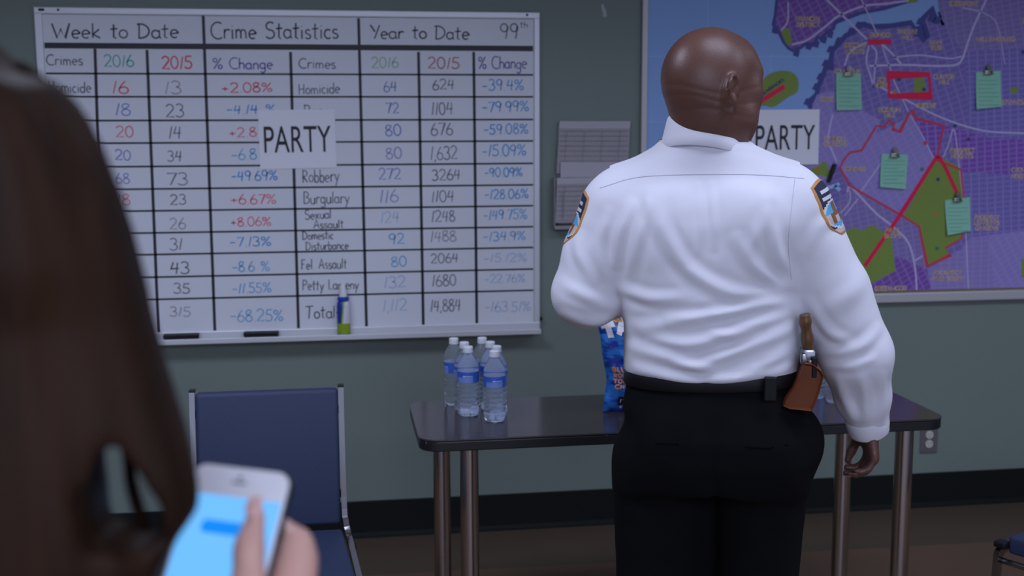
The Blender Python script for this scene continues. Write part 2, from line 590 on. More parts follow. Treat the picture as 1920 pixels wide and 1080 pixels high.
ink('Week to Date', 100, 338, 72, 27, 'k', 72, .0055)
ink('Crime Statistics', 396, 636, 74, 30, 'k', 73, .0055)
ink('Year to Date', 694, 880, 73, 24, 'k', 74, .0055)
ink('99', 936, 973, 73, 28, 'g', 73, .005)
ink('th', 974, 989, 53, 11, 'g', 52, .003)
ink('Crimes', 89, 158, 122, 19, 'g', 123)
ink('2016', 197, 254, 126, 21, 't', 125)
ink('2015', 305, 363, 130, 22, 'r', 129, .005)
ink('% Change', 400, 513, 130, 20, 'p', 130)
ink('Crimes', 560, 630, 128, 18, 'g', 129)
ink('2016', 696, 748, 128, 19, 'e', 127)
ink('2015', 801, 862, 129, 20, 'd', 129)
ink('% Change', 896, 987, 130, 22, 'p', 129)
ROWS = [
    [('Homicide', 92, 174, 174, 20, 'g'), ('16', 211, 245, 175, 22, 'r'), ('13', 309, 344, 177, 23, 'f'), ('+2.08%', 416, 513, 174, 17, 'r'),
     ('Homicide', 560, 638, 177, 19, 'g'), ('64', 719, 746, 173, 19, 'b'), ('624', 810, 853, 169, 18, 'g'), ('-39.4%', 902, 982, 171, 20, 'c')],
    [('Rape', 96, 148, 216, 19, 'g'), ('18', 217, 249, 217, 21, 'b'), ('23', 312, 348, 220, 23, 'g'), ('-4.14 %', 425, 519, 214, 16, 'c'),
     ('Rape', 570, 620, 218, 20, 'g'), ('72', 723, 750, 213, 19, 'b'), ('1104', 808, 850, 216, 22, 'g'), ('-79.99%', 902, 991, 211, 19, 'c')],
    [('20', 219, 254, 257, 20, 's'), ('14', 317, 343, 259, 21, 'g'), ('+2.8', 430, 484, 258, 17, 's'),
     ('80', 722, 754, 255, 20, 'b'), ('676', 807, 850, 255, 22, 'g'), ('-59.08%', 905, 990, 252, 18, 'c')],
    [('20', 217, 249, 300, 18, 'b'), ('34', 315, 344, 302, 19, 'g'), ('-6.8', 434, 484, 300, 19, 'm'),
     ('80', 723, 755, 298, 20, 'v'), ('1,632', 806, 858, 300, 23, 'g'), ('-15.09%', 902, 986, 293, 20, 'c')],
    [('68', 217, 247, 344, 19, 'v'), ('73', 313, 356, 347, 22, 'g'), ('-49.69%', 434, 522, 339, 18, 'c'),
     ('Robbery', 567, 637, 342, 23, 'g'), ('272', 710, 753, 337, 20, 'b'), ('3264', 809, 864, 338, 19, 'g'), ('-90.09%', 907, 979, 332, 16, 'c')],
    [('18', 218, 248, 384, 19, 's'), ('23', 320, 352, 383, 18, 'g'), ('+6.67%', 433, 520, 383, 18, 's'),
     ('Burgulary', 569, 656, 382, 21, 'g'), ('116', 711, 748, 380, 22, 'v'), ('1104', 808, 852, 379, 20, 'g'), ('-128.06%', 907, 990, 373, 17, 'c')],
    [('26', 319, 351, 429, 20, 'f'), ('+8.06%', 433, 510, 424, 16, 's'), ('Sexual', 572, 622, 411, 17, 'g'), ('Assault', 588, 645, 428, 15, 'g'),
     ('124', 713, 750, 418, 20, 'n'), ('1248', 808, 854, 416, 20, 'g'), ('-149.75%', 905, 987, 412, 18, 'm')],
    [('31', 319, 345, 468, 21, 'g'), ('-7.13%', 431, 510, 462, 17, 'c'), ('Domestic', 567, 626, 449, 15, 'g'), ('Disturbance', 573, 654, 468, 15, 'g'),
     ('92', 729, 760, 457, 19, 'm'), ('1488', 806, 856, 453, 19, 'f'), ('-134.9%', 904, 985, 451, 16, 'm')],
    [('43', 320, 358, 512, 21, 'k'), ('-8.6 %', 436, 507, 509, 18, 'm'), ('Fel. Assault', 565, 651, 504, 18, 'g'),
     ('80', 733, 764, 500, 18, 'm'), ('2064', 807, 860, 493, 17, 'g'), ('-15.12%', 905, 987, 491, 15, 'n')],
    [('35', 326, 359, 549, 18, 'g'), ('-11.55%', 436, 510, 549, 18, 'm'), ('Petty Larceny', 567, 673, 543, 18, 'g'),
     ('132', 719, 762, 539, 20, 'n'), ('1680', 809, 856, 536, 20, 'g'), ('-22.76%', 907, 984, 530, 15, 'n')],
    [('315', 319, 360, 592, 17, 'f'), ('-68.25%', 432, 533, 602, 21, 'm'), ('Totals', 573, 640, 596, 22, 'k'),
     ('1,112', 717, 764, 583, 21, 'n'), ('14,884', 806, 864, 583, 21, 'g'), ('-163.51%', 907, 995, 584, 18, 'n')],
]
for row in ROWS:
    for (s, a, b, y_, h_, c_) in row:
        ink(s, a, b, y_, h_, c_, y_ - (2 if a > 380 else 0))
# the crime names in the first column, mostly behind the woman's hair
for k_, s in enumerate(['Robbery', 'Burgulary', 'Assault', 'Domestic', 'Fel. Assault', 'Petty Larceny', 'Totals']):
    z = zrows[4 + k_] - BZ0 - .055
    lettering(wr, s, (0.045, z), (0.19, z), .036, .004, -0.0185, IK.index('g'))
wr.build('marker_writing', [mat('marker_ink_' + n, c, 0.5) for n, c in zip(
    ['charcoal', 'grey', 'faded_grey', 'red', 'faded_red', 'brick', 'teal', 'green', 'purple', 'blue', 'violet', 'cyan', 'pale_cyan', 'faint_cyan'],
    INK.values())], wb)


# ------------------------------------------------------------------ things on the whiteboard
def party_sign(px, label, x0, z1, tilt, off=0.0):
    t = thing('paper_sign', label, 'sign', (x0 + .1395, off, z1 - .108), 0, 'printed signs on the wall boards')
    t.rotation_euler = (0, tilt, 0)
    v, f = [], []
    n = 12
    for j in range(2):
        for i in range(n + 1):
            for k in range(n + 1):
                x, z = (i / n - .5) * .279, (k / n - .5) * .216
                y = -0.0008 - .0012 * math.sin(3 * x / .28 + 1) ** 2 - .001 * (k / n) ** 2
                v.append((x, y + j * .0003, z))
    N = n + 1
    for i in range(n):
        for k in range(n):
            a = i * N + k
            f.append((a, a + N, a + N + 1, a + 1))
            a += N * N
            f.append((a + 1, a + N + 1, a + N, a))
    pydata('sheet', v, f, M['paper'], t, smooth=True)
    font_text('lettering', 'PARTY', .244, .096, M['ink'], t, (0.0, -0.0030, 0.0))
    return t


party_sign(0, 'white sheet reading PARTY stuck over the middle of the whiteboard', -.2581, 1.6573, R(-.5), -.0195)
party_sign(0, "white sheet reading PARTY stuck on the map beside the bald man's head", 1.9117 - .279, 1.6548, R(-.4), -.0195)


def eraser(x, z, label, rot):
    t = thing('board_eraser', label, 'eraser', (x, -0.050, z), rot, 'felt erasers on the marker tray')
    bm = bmesh.new()
    box(bm, (0, 0, 0.022), (0.128, 0.036, 0.014), 0.004)
    bm_obj('handle', bm, M['black'], t)
    bm = bmesh.new()
    box(bm, (0, 0, 0.0078), (0.124, 0.034, 0.0155), 0.002)
    bm_obj('felt_pad', bm, M['felt'], t)


eraser(at(340, 634, -.05)[0], BZ0 + .0082, 'black felt eraser lying on the tray left of the other eraser', R(2))
eraser(at(490, 628, -.05)[0], BZ0 + .0082, 'dark felt eraser on the tray below the percent column, nearer the spray bottle', R(-3))

sb_ = thing('spray_bottle', 'small blue and lime cleaner bottle with white nozzle standing on the marker tray', 'bottle', (at(645, 626, -.05)[0], -0.050, BZ0 + .0082))
bm = bmesh.new()
lathe(bm, [(0, 0), (.022, 0), (.0245, .004), (.0245, .118), (.023, .130), (.014, .140), (0, .140)], 24)
for v in bm.verts:
    v.co.y *= .82
ml = bpy.data.materials.new('cleaner_label')
ml.use_nodes = True
nt = ml.node_tree
tc = nt.nodes.new('ShaderNodeTexCoord')
sp = nt.nodes.new('ShaderNodeSeparateXYZ')
nt.links.new(tc.outputs['Object'], sp.inputs[0])


def mth(op, a, b):
    n_ = nt.nodes.new('ShaderNodeMath')
    n_.operation = op
    for i_, q in enumerate((a, b)):
        if isinstance(q, (int, float)):
            n_.inputs[i_].default_value = q
        else:
            nt.links.new(q, n_.inputs[i_])
    return n_.outputs[0]


def mixc(fac, a, b):
    n_ = nt.nodes.new('ShaderNodeMix')
    n_.data_type = 'RGBA'
    nt.links.new(fac, n_.inputs[0])
    for i_, q in ((6, a), (7, b)):
        if isinstance(q, tuple):
            n_.inputs[i_].default_value = (*q, 1)
        else:
            nt.links.new(q, n_.inputs[i_])
    return n_.outputs[2]


diag = mth('GREATER_THAN', mth('ADD', sp.outputs[0], mth('MULTIPLY', sp.outputs[2], -.12)), -.0105)
top = mixc(diag, (.02, .05, .33), (.72, .72, .80))
lime_d = mth('MULTIPLY', mth('GREATER_THAN', mth('ADD', sp.outputs[0], mth('MULTIPLY', sp.outputs[2], -.12)), -.0165), mth('LESS_THAN', mth('ADD', sp.outputs[0], mth('MULTIPLY', sp.outputs[2], -.12)), -.0105))
top = mixc(lime_d, top, (.33, .47, .02))
mid = mixc(mth('LESS_THAN', sp.outputs[2], .052), top, (.30, .44, .02))
allc = mixc(mth('LESS_THAN', sp.outputs[2], .012), mid, (.02, .06, .40))
nt.links.new(allc, nt.nodes['Principled BSDF'].inputs['Base Color'])
nt.nodes['Principled BSDF'].inputs['Roughness'].default_value = .35
bm_obj('body', bm, ml, sb_, True, angle=R(40))
bm = bmesh.new()
lathe(bm, [(.0, .138), (.021, .138), (.0225, .141), (.0225, .149), (.018, .153), (0, .153)], 24)
bm_obj('collar', bm, mat('blue_cap', (.02, .07, .42), .35), sb_, True, angle=R(40))
bm = bmesh.new()
lathe(bm, [(.0, .152), (.0155, .152), (.0145, .168), (.010, .190), (.0075, .200), (.005, .203), (0, .203)], 20)
bm_obj('nozzle', bm, M['white_plastic'], sb_, True, angle=R(40))

# a scrap of old tape left on the wall
px_, _, pz_ = at(1132, 20, 0)
ts_ = thing('tape_scrap', 'tiny torn scrap of white tape on the wall between whiteboard and map', 'tape', (px_, 0, pz_))
pydata('scrap', [(-.010, -.0006, .022), (-.002, -.0009, .026), (.003, -.0008, .010), (.008, -.0010, .004), (.012, -.0007, -.022), (-.003, -.0009, -.024), (-.004, -.0010, -.004), (-.009, -.0008, .006)],
       [(7, 6, 5, 4, 3, 2, 1, 0)], mat('tape_white', (.42, .44, .44), .6), ts_)

# ------------------------------------------------------------------ wall pocket with forms
dh = thing('document_holder', 'grey two-tier wall pocket of printed forms hanging between the whiteboard and the map', 'document holder', (0.99, 0, 1.43))
pg = mat('grey_form_paper', (.36, .335, .36), .8, vary=(60, .10))
pw = mat('form_header', (.47, .45, .50), .8)
line_m = mat('form_print', (.24, .22, .24), .8)
clear_m = mat('smoked_acrylic', (.30, .29, .31), .3, vary=(30, .08))


def dpt(px, py, y):
    x, _, z = at(px, py, y)
    return (x - .99, z - 1.43)


bm = bmesh.new()
a0, a1 = dpt(1046, 234, -.01), dpt(1176, 420, -.01)
box(bm, ((a0[0] + a1[0]) / 2, -.006, (a0[1] + a1[1]) / 2), (a1[0] - a0[0], .011, a0[1] - a1[1]), .002)
bm_obj('back_plate', bm, clear_m, dh)


def form(name, quad, y0, band, m1, rows):
    """a stack of forms: slab with header band and printed rules"""
    (xa, za), (xb, zb), (xc, zc), (xd, zd) = quad        # tl tr br bl
    bm = bmesh.new()
    f_ = [bm.verts.new(v) for v in ((xa, y0, za), (xb, y0, zb), (xc, y0 - .004, zc), (xd, y0 - .004, zd))]
    b_ = [bm.verts.new(v) for v in ((xa, y0 + .008, za), (xb, y0 + .008, zb), (xc, y0 + .008, zc), (xd, y0 + .008, zd))]
    bm.faces.new(f_)
    bm.faces.new(b_[::-1])
    for i in range(4):
        bm.faces.new((f_[i], b_[i], b_[(i + 1) % 4], f_[(i + 1) % 4]))
    o = bm_obj(name, bm, m1, dh)
    fl2 = Flat()
    fl2.poly([(xa, za), (xb, zb), (xb + (xc - xb) * band, zb + (zc - zb) * band), (xa + (xd - xa) * band, za + (zd - za) * band)], y0 - .0008, 0)
    for i in range(rows):
        t = band + (1 - band) * (i + .5) / rows
        p, q = (xa + (xd - xa) * t + .006, za + (zd - za) * t), (xb + (xc - xb) * t - .006, zb + (zc - zb) * t)
        fl2.ribbon([p, q], .0016, y0 - .0046, 1)
    for i in range(4):
        s = (i + .4) / 4
        p = (xa + (xb - xa) * s, za + (zd - za) * (band + .06))
        q = (xd + (xc - xd) * s, za + (zd - za) * .95)
        fl2.ribbon([p, q], .0014, y0 - .0047, 1)
    fl2.build('printing', [pw, line_m], o)


form('form_stack', [dpt(1049, 227, -.02), dpt(1182, 227, -.02), dpt(1176, 325, -.02), dpt(1043, 325, -.02)], -.021, .14, pg, 9)
form('form_stack', [dpt(1051, 304, -.032), dpt(1184, 304, -.032), dpt(1182, 350, -.032), dpt(1050, 350, -.032)], -.034, .5, pw, 2)
form('form_stack', [dpt(1044, 334, -.047), dpt(1186, 332, -.047), dpt(1180, 414, -.047), dpt(1041, 418, -.047)], -.049, .13, pg, 8)
bm = bmesh.new()
a0, a1 = dpt(1039, 334, -.04), dpt(1182, 426, -.04)
for xx in (a0[0], a1[0]):
    box(bm, (xx, -.03, (a0[1] + a1[1]) / 2), (.004, .056, a0[1] - a1[1]), .001)
box(bm, ((a0[0] + a1[0]) / 2, -.03, a1[1] + .004), (a1[0] - a0[0], .056, .014), .002)
box(bm, ((a0[0] + .03), -.0565, (a0[1] + a1[1]) / 2 - .004), (.003, .002, .10), .0005)
bm_obj('pocket', bm, clear_m, dh)
# ------------------------------------------------------------------ the framed city map
MX0, MZ0, MX1, MZ1 = 1.188, 0.876, 3.45, 2.42
mp = thing('wall_map', 'large framed purple and blue city map with red zone outlines on the wall', 'map', (MX0, 0, MZ0))
MW, MH = MX1 - MX0, MZ1 - MZ0


def ml_(px, py):
    x, z = wall_xz(px, py)
    return (min(max(x - MX0, .028), MW - .03), min(max(z - MZ0, .05), MH - .03))


bm = bmesh.new()
box(bm, (MW / 2, -.012, MH - .014), (MW, .024, .028), .004)
box(bm, (.0125, -.012, MH / 2), (.025, .0235, MH - .02), .004)
box(bm, (MW - .0125, -.012, MH / 2), (.025, .0235, MH - .02), .004)
box(bm, (MW / 2, -.014, .020), (MW, .028, .040), .005)
bm_obj('frame', bm, mat('map_frame', (.50, .49, .50), .42, .2), mp)
bm = bmesh.new()
box(bm, (MW / 2, -.0075, MH / 2), (MW - .03, .013, MH - .03))
bm_obj('backing_board', bm, mat('cork', (.2, .15, .1), .9), mp)


def street_mat(name, c, line, ang, scale, amt=.5):
    """a district tint printed with a faint street grid"""
    m = mat(name, c, .5, spec=.3)
    nt_ = m.node_tree
    t_ = nt_.nodes.new('ShaderNodeTexCoord')
    mpn = nt_.nodes.new('ShaderNodeMapping')
    mpn.inputs['Rotation'].default_value = (0, R(ang), 0)
    nt_.links.new(t_.outputs['Object'], mpn.inputs[0])
    outs = []
    for ax, s_ in (('X', scale), ('Z', scale * 1.7)):
        w = nt_.nodes.new('ShaderNodeTexWave')
        w.bands_direction = ax
        w.inputs['Scale'].default_value = s_
        w.inputs['Distortion'].default_value = .6
        w.inputs['Detail'].default_value = 0
        nt_.links.new(mpn.outputs[0], w.inputs[0])
        cr = nt_.nodes.new('ShaderNodeMapRange')
        cr.inputs[1].default_value = .82
        cr.inputs[2].default_value = .98
        nt_.links.new(w.outputs['Fac'], cr.inputs[0])
        outs.append(cr.outputs[0])
    mx_ = nt_.nodes.new('ShaderNodeMath')
    mx_.operation = 'MAXIMUM'
    nt_.links.new(outs[0], mx_.inputs[0])
    nt_.links.new(outs[1], mx_.inputs[1])
    am = nt_.nodes.new('ShaderNodeMath')
    am.operation = 'MULTIPLY'
    am.inputs[1].default_value = amt
    nt_.links.new(mx_.outputs[0], am.inputs[0])
    mm = nt_.nodes.new('ShaderNodeMix')
    mm.data_type = 'RGBA'
    mm.inputs[6].default_value = (*c, 1)
    mm.inputs[7].default_value = (*line, 1)
    nt_.links.new(am.outputs[0], mm.inputs[0])
    nt_.links.new(mm.outputs[2], nt_.nodes['Principled BSDF'].inputs['Base Color'])
    return m


LN = (.40, .34, .66)
MAPM = [
    mat('map_water', (0.270, 0.440, 0.800), .5, spec=.3, vary=(1.5, .07)),             # 0
    street_mat('map_violet_dark', (0.205, 0.082, 0.396), LN, 30, 9, .35),              # 1 manhattan
    street_mat('map_indigo', (0.198, 0.152, 0.449), LN, 20, 8, .35),                   # 2 downtown
    street_mat('map_lavender', (0.306, 0.248, 0.591), LN, 32, 9, .45),                 # 3 park slope
    street_mat('map_purple', (0.218, 0.086, 0.449), LN, 5, 9, .45),                    # 4 crown heights
    street_mat('map_periwinkle', (0.238, 0.185, 0.454), LN, 12, 9, .35),               # 5 williamsburg
    street_mat('map_blue_violet', (0.191, 0.156, 0.475), LN, 4, 9, .45),               # 6 bed stuy
    mat('map_pier', (0.073, 0.079, 0.290), .5, spec=.3),                               # 7 pier outline
    mat('map_park', (0.218, 0.310, 0.063), .5, spec=.3, vary=(8, .06)),               # 8 park
    mat('map_red', (0.78, 0.016, 0.085), .45, spec=.3),                               # 9 tape red
    mat('map_outline_red', (0.62, 0.055, 0.086), .5, spec=.3),                        # 10 zone outline
    mat('map_road', (0.554, 0.488, 0.766), .5, spec=.3),                                 # 11 roads
    mat('map_name', (0.62, 0.45, 0.30), .5, spec=.3),                                 # 12 district names
    mat('map_dark_dot', (0.040, 0.059, 0.158), .5),                                     # 13
    mat('map_green_dot', (0.026, 0.211, 0.119), .5),                                     # 14
    mat('map_orange_dot', (0.554, 0.185, 0.026), .5),                                    # 15
    street_mat('map_lilac', (0.296, 0.229, 0.539), LN, 2, 9, .4),                      # 16
    mat('map_basin', (0.36, 0.56, 0.90), .5),                                         # 17
]
mf = Flat()
Y0 = -.0145


def P(lst, k, mi):
    mf.poly([ml_(*p) for p in lst], Y0 - .00025 * k, mi)


def Ln(lst, w, k, mi, closed=False, smooth=False):
    pts = [ml_(*p) for p in lst]
    if smooth:
        pts = [tuple(q) for q in catmull(pts, 5)]
    mf.ribbon(pts, w, Y0 - .00025 * k, mi, closed)


mf.poly([(.02, .049), (MW - .02, .049), (MW - .02, MH - .02), (.02, MH - .02)], Y0, 0)
# faint fold lines of the sheet on the water
for a, b in (((1205, 106), (1560, 106)), ((1325, 0), (1325, 60)), ((1443, 100), (1443, 140)), ((1210, 228), (1262, 228))):
    Ln([a, b], .0025, 1, 17)
man = [(1454, -160), (1454, 0), (1451, 28), (1447, 46), (1458, 62), (1467, 80), (1476, 91), (1485, 96), (1500, 89), (1511, 80), (1517, 88), (1524, 83),
       (1530, 70), (1538, 76), (1546, 62), (1560, 54), (1564, 42), (1611, 25), (1655, 17), (1694, 5), (1714, 0), (1790, -60), (1790, -160)]
P(man, 2, 1)
Ln(man[1:-2], .012, 2.4, 7)
for p in ((1513, 82), (1527, 78), (1541, 70), (1553, 60), (1450, 52), (1490, 95)):
    x, z = ml_(*p)
    mf.poly([(x - .012, z - .02), (x + .010, z - .026), (x + .016, z), (x - .008, z + .008)], Y0 - .0007, 7)
coast = [(1519, 205), (1513, 193), (1528, 178), (1531, 163), (1538, 147), (1545, 128), (1554, 128), (1555, 111), (1558, 94), (1572, 80), (1583, 67),
         (1597, 61), (1608, 50), (1617, 46), (1630, 51), (1667, 49), (1705, 43), (1711, 55), (1719, 53), (1730, 78), (1736, 69), (1731, 52), (1725, 36),
         (1732, 30), (1742, 19), (1753, 42), (1761, 30), (1767, 47), (1758, 22), (1755, 5), (1762, -60), (1790, -160)]
P(coast + [(2300, -160), (2300, 700), (1430, 700), (1450, 420), (1505, 330), (1500, 240)], 2, 2)
Ln(coast[:-3], .020, 2.6, 7)
for i, p in enumerate([(1517, 190), (1533, 162), (1541, 143), (1551, 118), (1560, 92), (1575, 76), (1598, 58), (1612, 47), (1722, 62), (1727, 40), (1748, 34), (1758, 38)]):
    x, z = ml_(*p)
    mf.poly([(x - .030, z - .012), (x - .004, z - .018), (x + .014, z + .010), (x - .018, z + .012)], Y0 - .0007, 7)
# districts
P([(1519, 205), (1528, 178), (1560, 170), (1600, 200), (1648, 226), (1640, 250), (1690, 225), (1704, 216), (1735, 262), (1750, 300), (1680, 400), (1600, 350), (1560, 300), (1540, 400), (1480, 420), (1500, 300)], 3, 3)
P([(1755, -160), (1755, 5), (1764, 40), (1785, 75), (1803, 98), (1920, 86), (2300, 60), (2300, -160)], 3, 5)
P([(1803, 98), (1920, 86), (2300, 60), (2300, 300), (1920, 262), (1850, 258), (1815, 240), (1808, 150)], 3, 6)
P([(1704, 216), (1765, 235), (1850, 258), (1920, 262), (2300, 280), (2300, 345), (1920, 328), (1800, 322), (1772, 240), (1752, 300)], 3.4, 4)
P([(1795, 322), (1920, 328), (2300, 345), (2300, 470), (1920, 432), (1815, 445), (1800, 380)], 3.5, 6)
P([(1735, 505), (1800, 465), (1815, 445), (1920, 432), (2300, 430), (2300, 700), (1735, 700)], 3.5, 16)
P([(1850, 440), (1920, 432), (2300, 430), (2300, 700), (1852, 700)], 3.6, 3)
P([(1540, 400), (1600, 350), (1680, 400), (1722, 425), (1735, 505), (1690, 505), (1640, 440), (1560, 430), (1500, 480)], 3.4, 5)
P([(1500, 480), (1620, 500), (1680, 480), (1735, 505), (1735, 700), (1480, 700)], 3.5, 1)
P([(1500, 560), (1630, 545), (1900, 548), (1900, 700), (1480, 700)], 3.6, 1)
# parks
P([(1590, 430), (1600, 425), (1612, 432), (1632, 420), (1650, 432), (1668, 440), (1676, 507), (1620, 536), (1575, 540), (1570, 440)], 4, 8)
P([(1756, 293), (1795, 312), (1803, 370), (1800, 447), (1769, 464), (1778, 477), (1735, 498), (1720, 424), (1690, 404)], 4, 8)
P([(1511, 318), (1530, 312), (1540, 302), (1548, 305), (1550, 318), (1556, 325), (1552, 333), (1535, 328), (1520, 332), (1508, 335)], 4, 8)
P([(1711, 147), (1729, 146), (1733, 173), (1709, 174)], 4, 8)
P([(1889, 165), (1906, 163), (1906, 174), (1891, 175)], 4, 8)
P([(1911, 485), (1960, 482), (1960, 518), (1911, 520)], 4, 8)
P([(1694, 2), (1712, -8), (1718, 4), (1700, 7)], 4, 8)
P([(1461, 58), (1471, 52), (1479, 56), (1482, 84), (1474, 86), (1467, 74)], 4, 8)
# the island
isl = [(1422, 158), (1438, 140), (1462, 133), (1482, 136), (1494, 150), (1492, 172), (1476, 182), (1462, 192), (1446, 201), (1428, 198), (1405, 205), (1385, 190), (1395, 170)]
mf.poly([tuple(q) for q in catmull([ml_(*p) for p in isl + isl[:1]], 4)[:-1]], Y0 - .001, 8)
isl2 = [(1239, 158), (1245, 148), (1252, 147), (1262, 155), (1262, 172), (1250, 168)]
P(isl2, 4, 8)
Ln([(1418, 194), (1468, 162)], .020, 6, 9)
# basin strokes
Ln([(1548, 352), (1562, 348), (1571, 344)], .014, 4, 17)
Ln([(1562, 348), (1572, 356)], .014, 4, 17)
Ln([(1566, 330), (1562, 348)], .020, 3.8, 6)
# roads
RD = [([(1547, 0), (1585, 38), (1622, 74)], .010), ([(1612, 0), (1628, 35), (1642, 66)], .007), ([(1475, 5), (1474, 40), (1462, 58)], .008),
      ([(1482, 84), (1510, 76), (1545, 50), (1570, 30), (1617, 12), (1655, 8), (1700, 2)], .010),
      ([(1622, 80), (1592, 96), (1580, 124)], .009), ([(1626, 86), (1621, 115), (1628, 140), (1635, 165)], .008),
      ([(1630, 86), (1640, 98), (1637, 130), (1634, 165)], .008), ([(1652, 84), (1672, 104), (1686, 120)], .010),
      ([(1626, 124), (1690, 122), (1750, 124), (1788, 122), (1800, 112), (1806, 95), (1822, 50), (1850, -10)], .010),
      ([(1650, 84), (1658, 110), (1666, 130), (1672, 150), (1685, 178), (1700, 210)], .006),
      ([(1672, 108), (1720, 104), (1775, 110), (1800, 106)], .007), ([(1640, 160), (1700, 190), (1765, 222), (1840, 245), (1920, 250)], .008),
      ([(1558, 215), (1549, 262), (1556, 280), (1566, 305)], .008),
      ([(1585, 360), (1590, 350), (1604, 362), (1640, 400), (1672, 425), (1700, 455), (1712, 500), (1715, 550)], .010),
      ([(1712, 488), (1726, 479)], .008), ([(1572, 400), (1590, 378), (1590, 356)], .006), ([(1580, 404), (1606, 372)], .006),
      ([(1610, 360), (1640, 318), (1660, 290)], .006), ([(1765, 295), (1775, 270), (1785, 243), (1794, 305), (1806, 420), (1812, 540)], .006),
      ([(1800, 15), (1835, 22)], .006), ([(1835, 22), (1865, 45), (1880, 120)], .004), ([(1704, 216), (1728, 258), (1748, 300)], .005)]
for pts, w in RD:
    Ln(pts, w * .8, 5, 11, smooth=True)
# zone outline and tape lines
zone = [(1708, 208), (1714, 222), (1766, 236), (1752, 300), (1798, 318), (1803, 372), (1800, 446), (1769, 464), (1779, 477), (1735, 498), (1720, 424), (1690, 405),
        (1590, 348), (1572, 315), (1577, 302), (1590, 286), (1612, 282), (1640, 236), (1655, 237), (1663, 226), (1673, 232), (1670, 242), (1684, 247), (1702, 211)]
Ln(zone, .0085, 6, 10, closed=True)
Ln([(1754, 292), (1684, 403), (1618, 498)], .017, 7, 9)
Ln([(1756, 292), (1772, 320), (1790, 360)], .016, 7, 9)
Ln([(1624, 79), (1668, 79)], .020, 7, 9)
Ln([(1662, 141), (1738, 140), (1742, 180), (1664, 180)], .019, 7, 9, closed=True)
for x_, y_, mi in ((1731, 268, 10), (1755, 336, 13), (1725, 317, 14), (1749, 401, 15), (1753, 465, 14), (1530, 316, 15), (1812, 261, 13), (1787, 236, 13), (1674, 173, 15),
                   (1729, 168, 13), (1914, 98, 13), (1682, 149, 13)):
    a_, b_ = ml_(x_, y_)
    mf.poly([(a_ + .009 * math.cos(k), b_ + .008 * math.sin(k)) for k in np.linspace(0, 6.28, 9)[:-1]], Y0 - .0018, mi)
for s, x_, y_, wd in (('FINANCIAL', 1488, 36, 48), ('DISTRICT', 1490, 47, 44), ('DUMBO', 1627, 66, 38), ('VINEGAR', 1678, 60, 38), ('HILL', 1688, 71, 22), ('NAVY', 1738, 80, 24), ('YARD', 1740, 90, 22),
                      ('BROOKLYN', 1580, 85, 40), ('HEIGHTS', 1583, 97, 34), ('DOWNTOWN', 1560, 134, 50), ('BOERUM', 1643, 206, 42), ('HILL', 1654, 216, 22), ('GREENE', 1714, 198, 38),
                      ('CLINTON', 1746, 144, 40), ('HILL', 1756, 154, 22), ('WILLIAMSBURG', 1826, 74, 72), ('GREENPOINT', 1776, 8, 54), ('CARROLL', 1542, 260, 42), ('GARDENS', 1541, 270, 44),
                      ('GOWANUS', 1580, 316, 40), ('PROSPECT', 1776, 282, 48), ('HEIGHTS', 1779, 292, 42), ('PROSPECT', 1822, 407, 48), ('LEFFERTS', 1822, 417, 48), ('GARDENS', 1824, 427, 44),
                      ('PROSPECT', 1746, 510, 54), ('PARK SOUTH', 1742, 521, 60), ('PARK', 1656, 431, 26), ('SLOPE', 1654, 441, 34), ('GREENWOOD', 1636, 550, 60), ('CROWN', 1892, 318, 34),
                      ('HEIGHTS', 1892, 330, 38), ('BUSHWICK', 1912, 40, 60), ('STUYVESANT', 1874, 192, 60), ('COBBLE', 1534, 186, 26), ('FORT', 1642, 150, 16), ('GREEN', 1640, 160, 20)):
    lettering(mf, s, ml_(x_, y_ + 4), ml_(x_ + wd, y_ + 4), .017, .0042, Y0 - .0020, 12, .0)
lettering(mf, 'GOVERNORS', ml_(1427, 180), ml_(1468, 151), .012, .0030, Y0 - .0021, 13, .0)
mf.build('map_sheet', MAPM, mp)

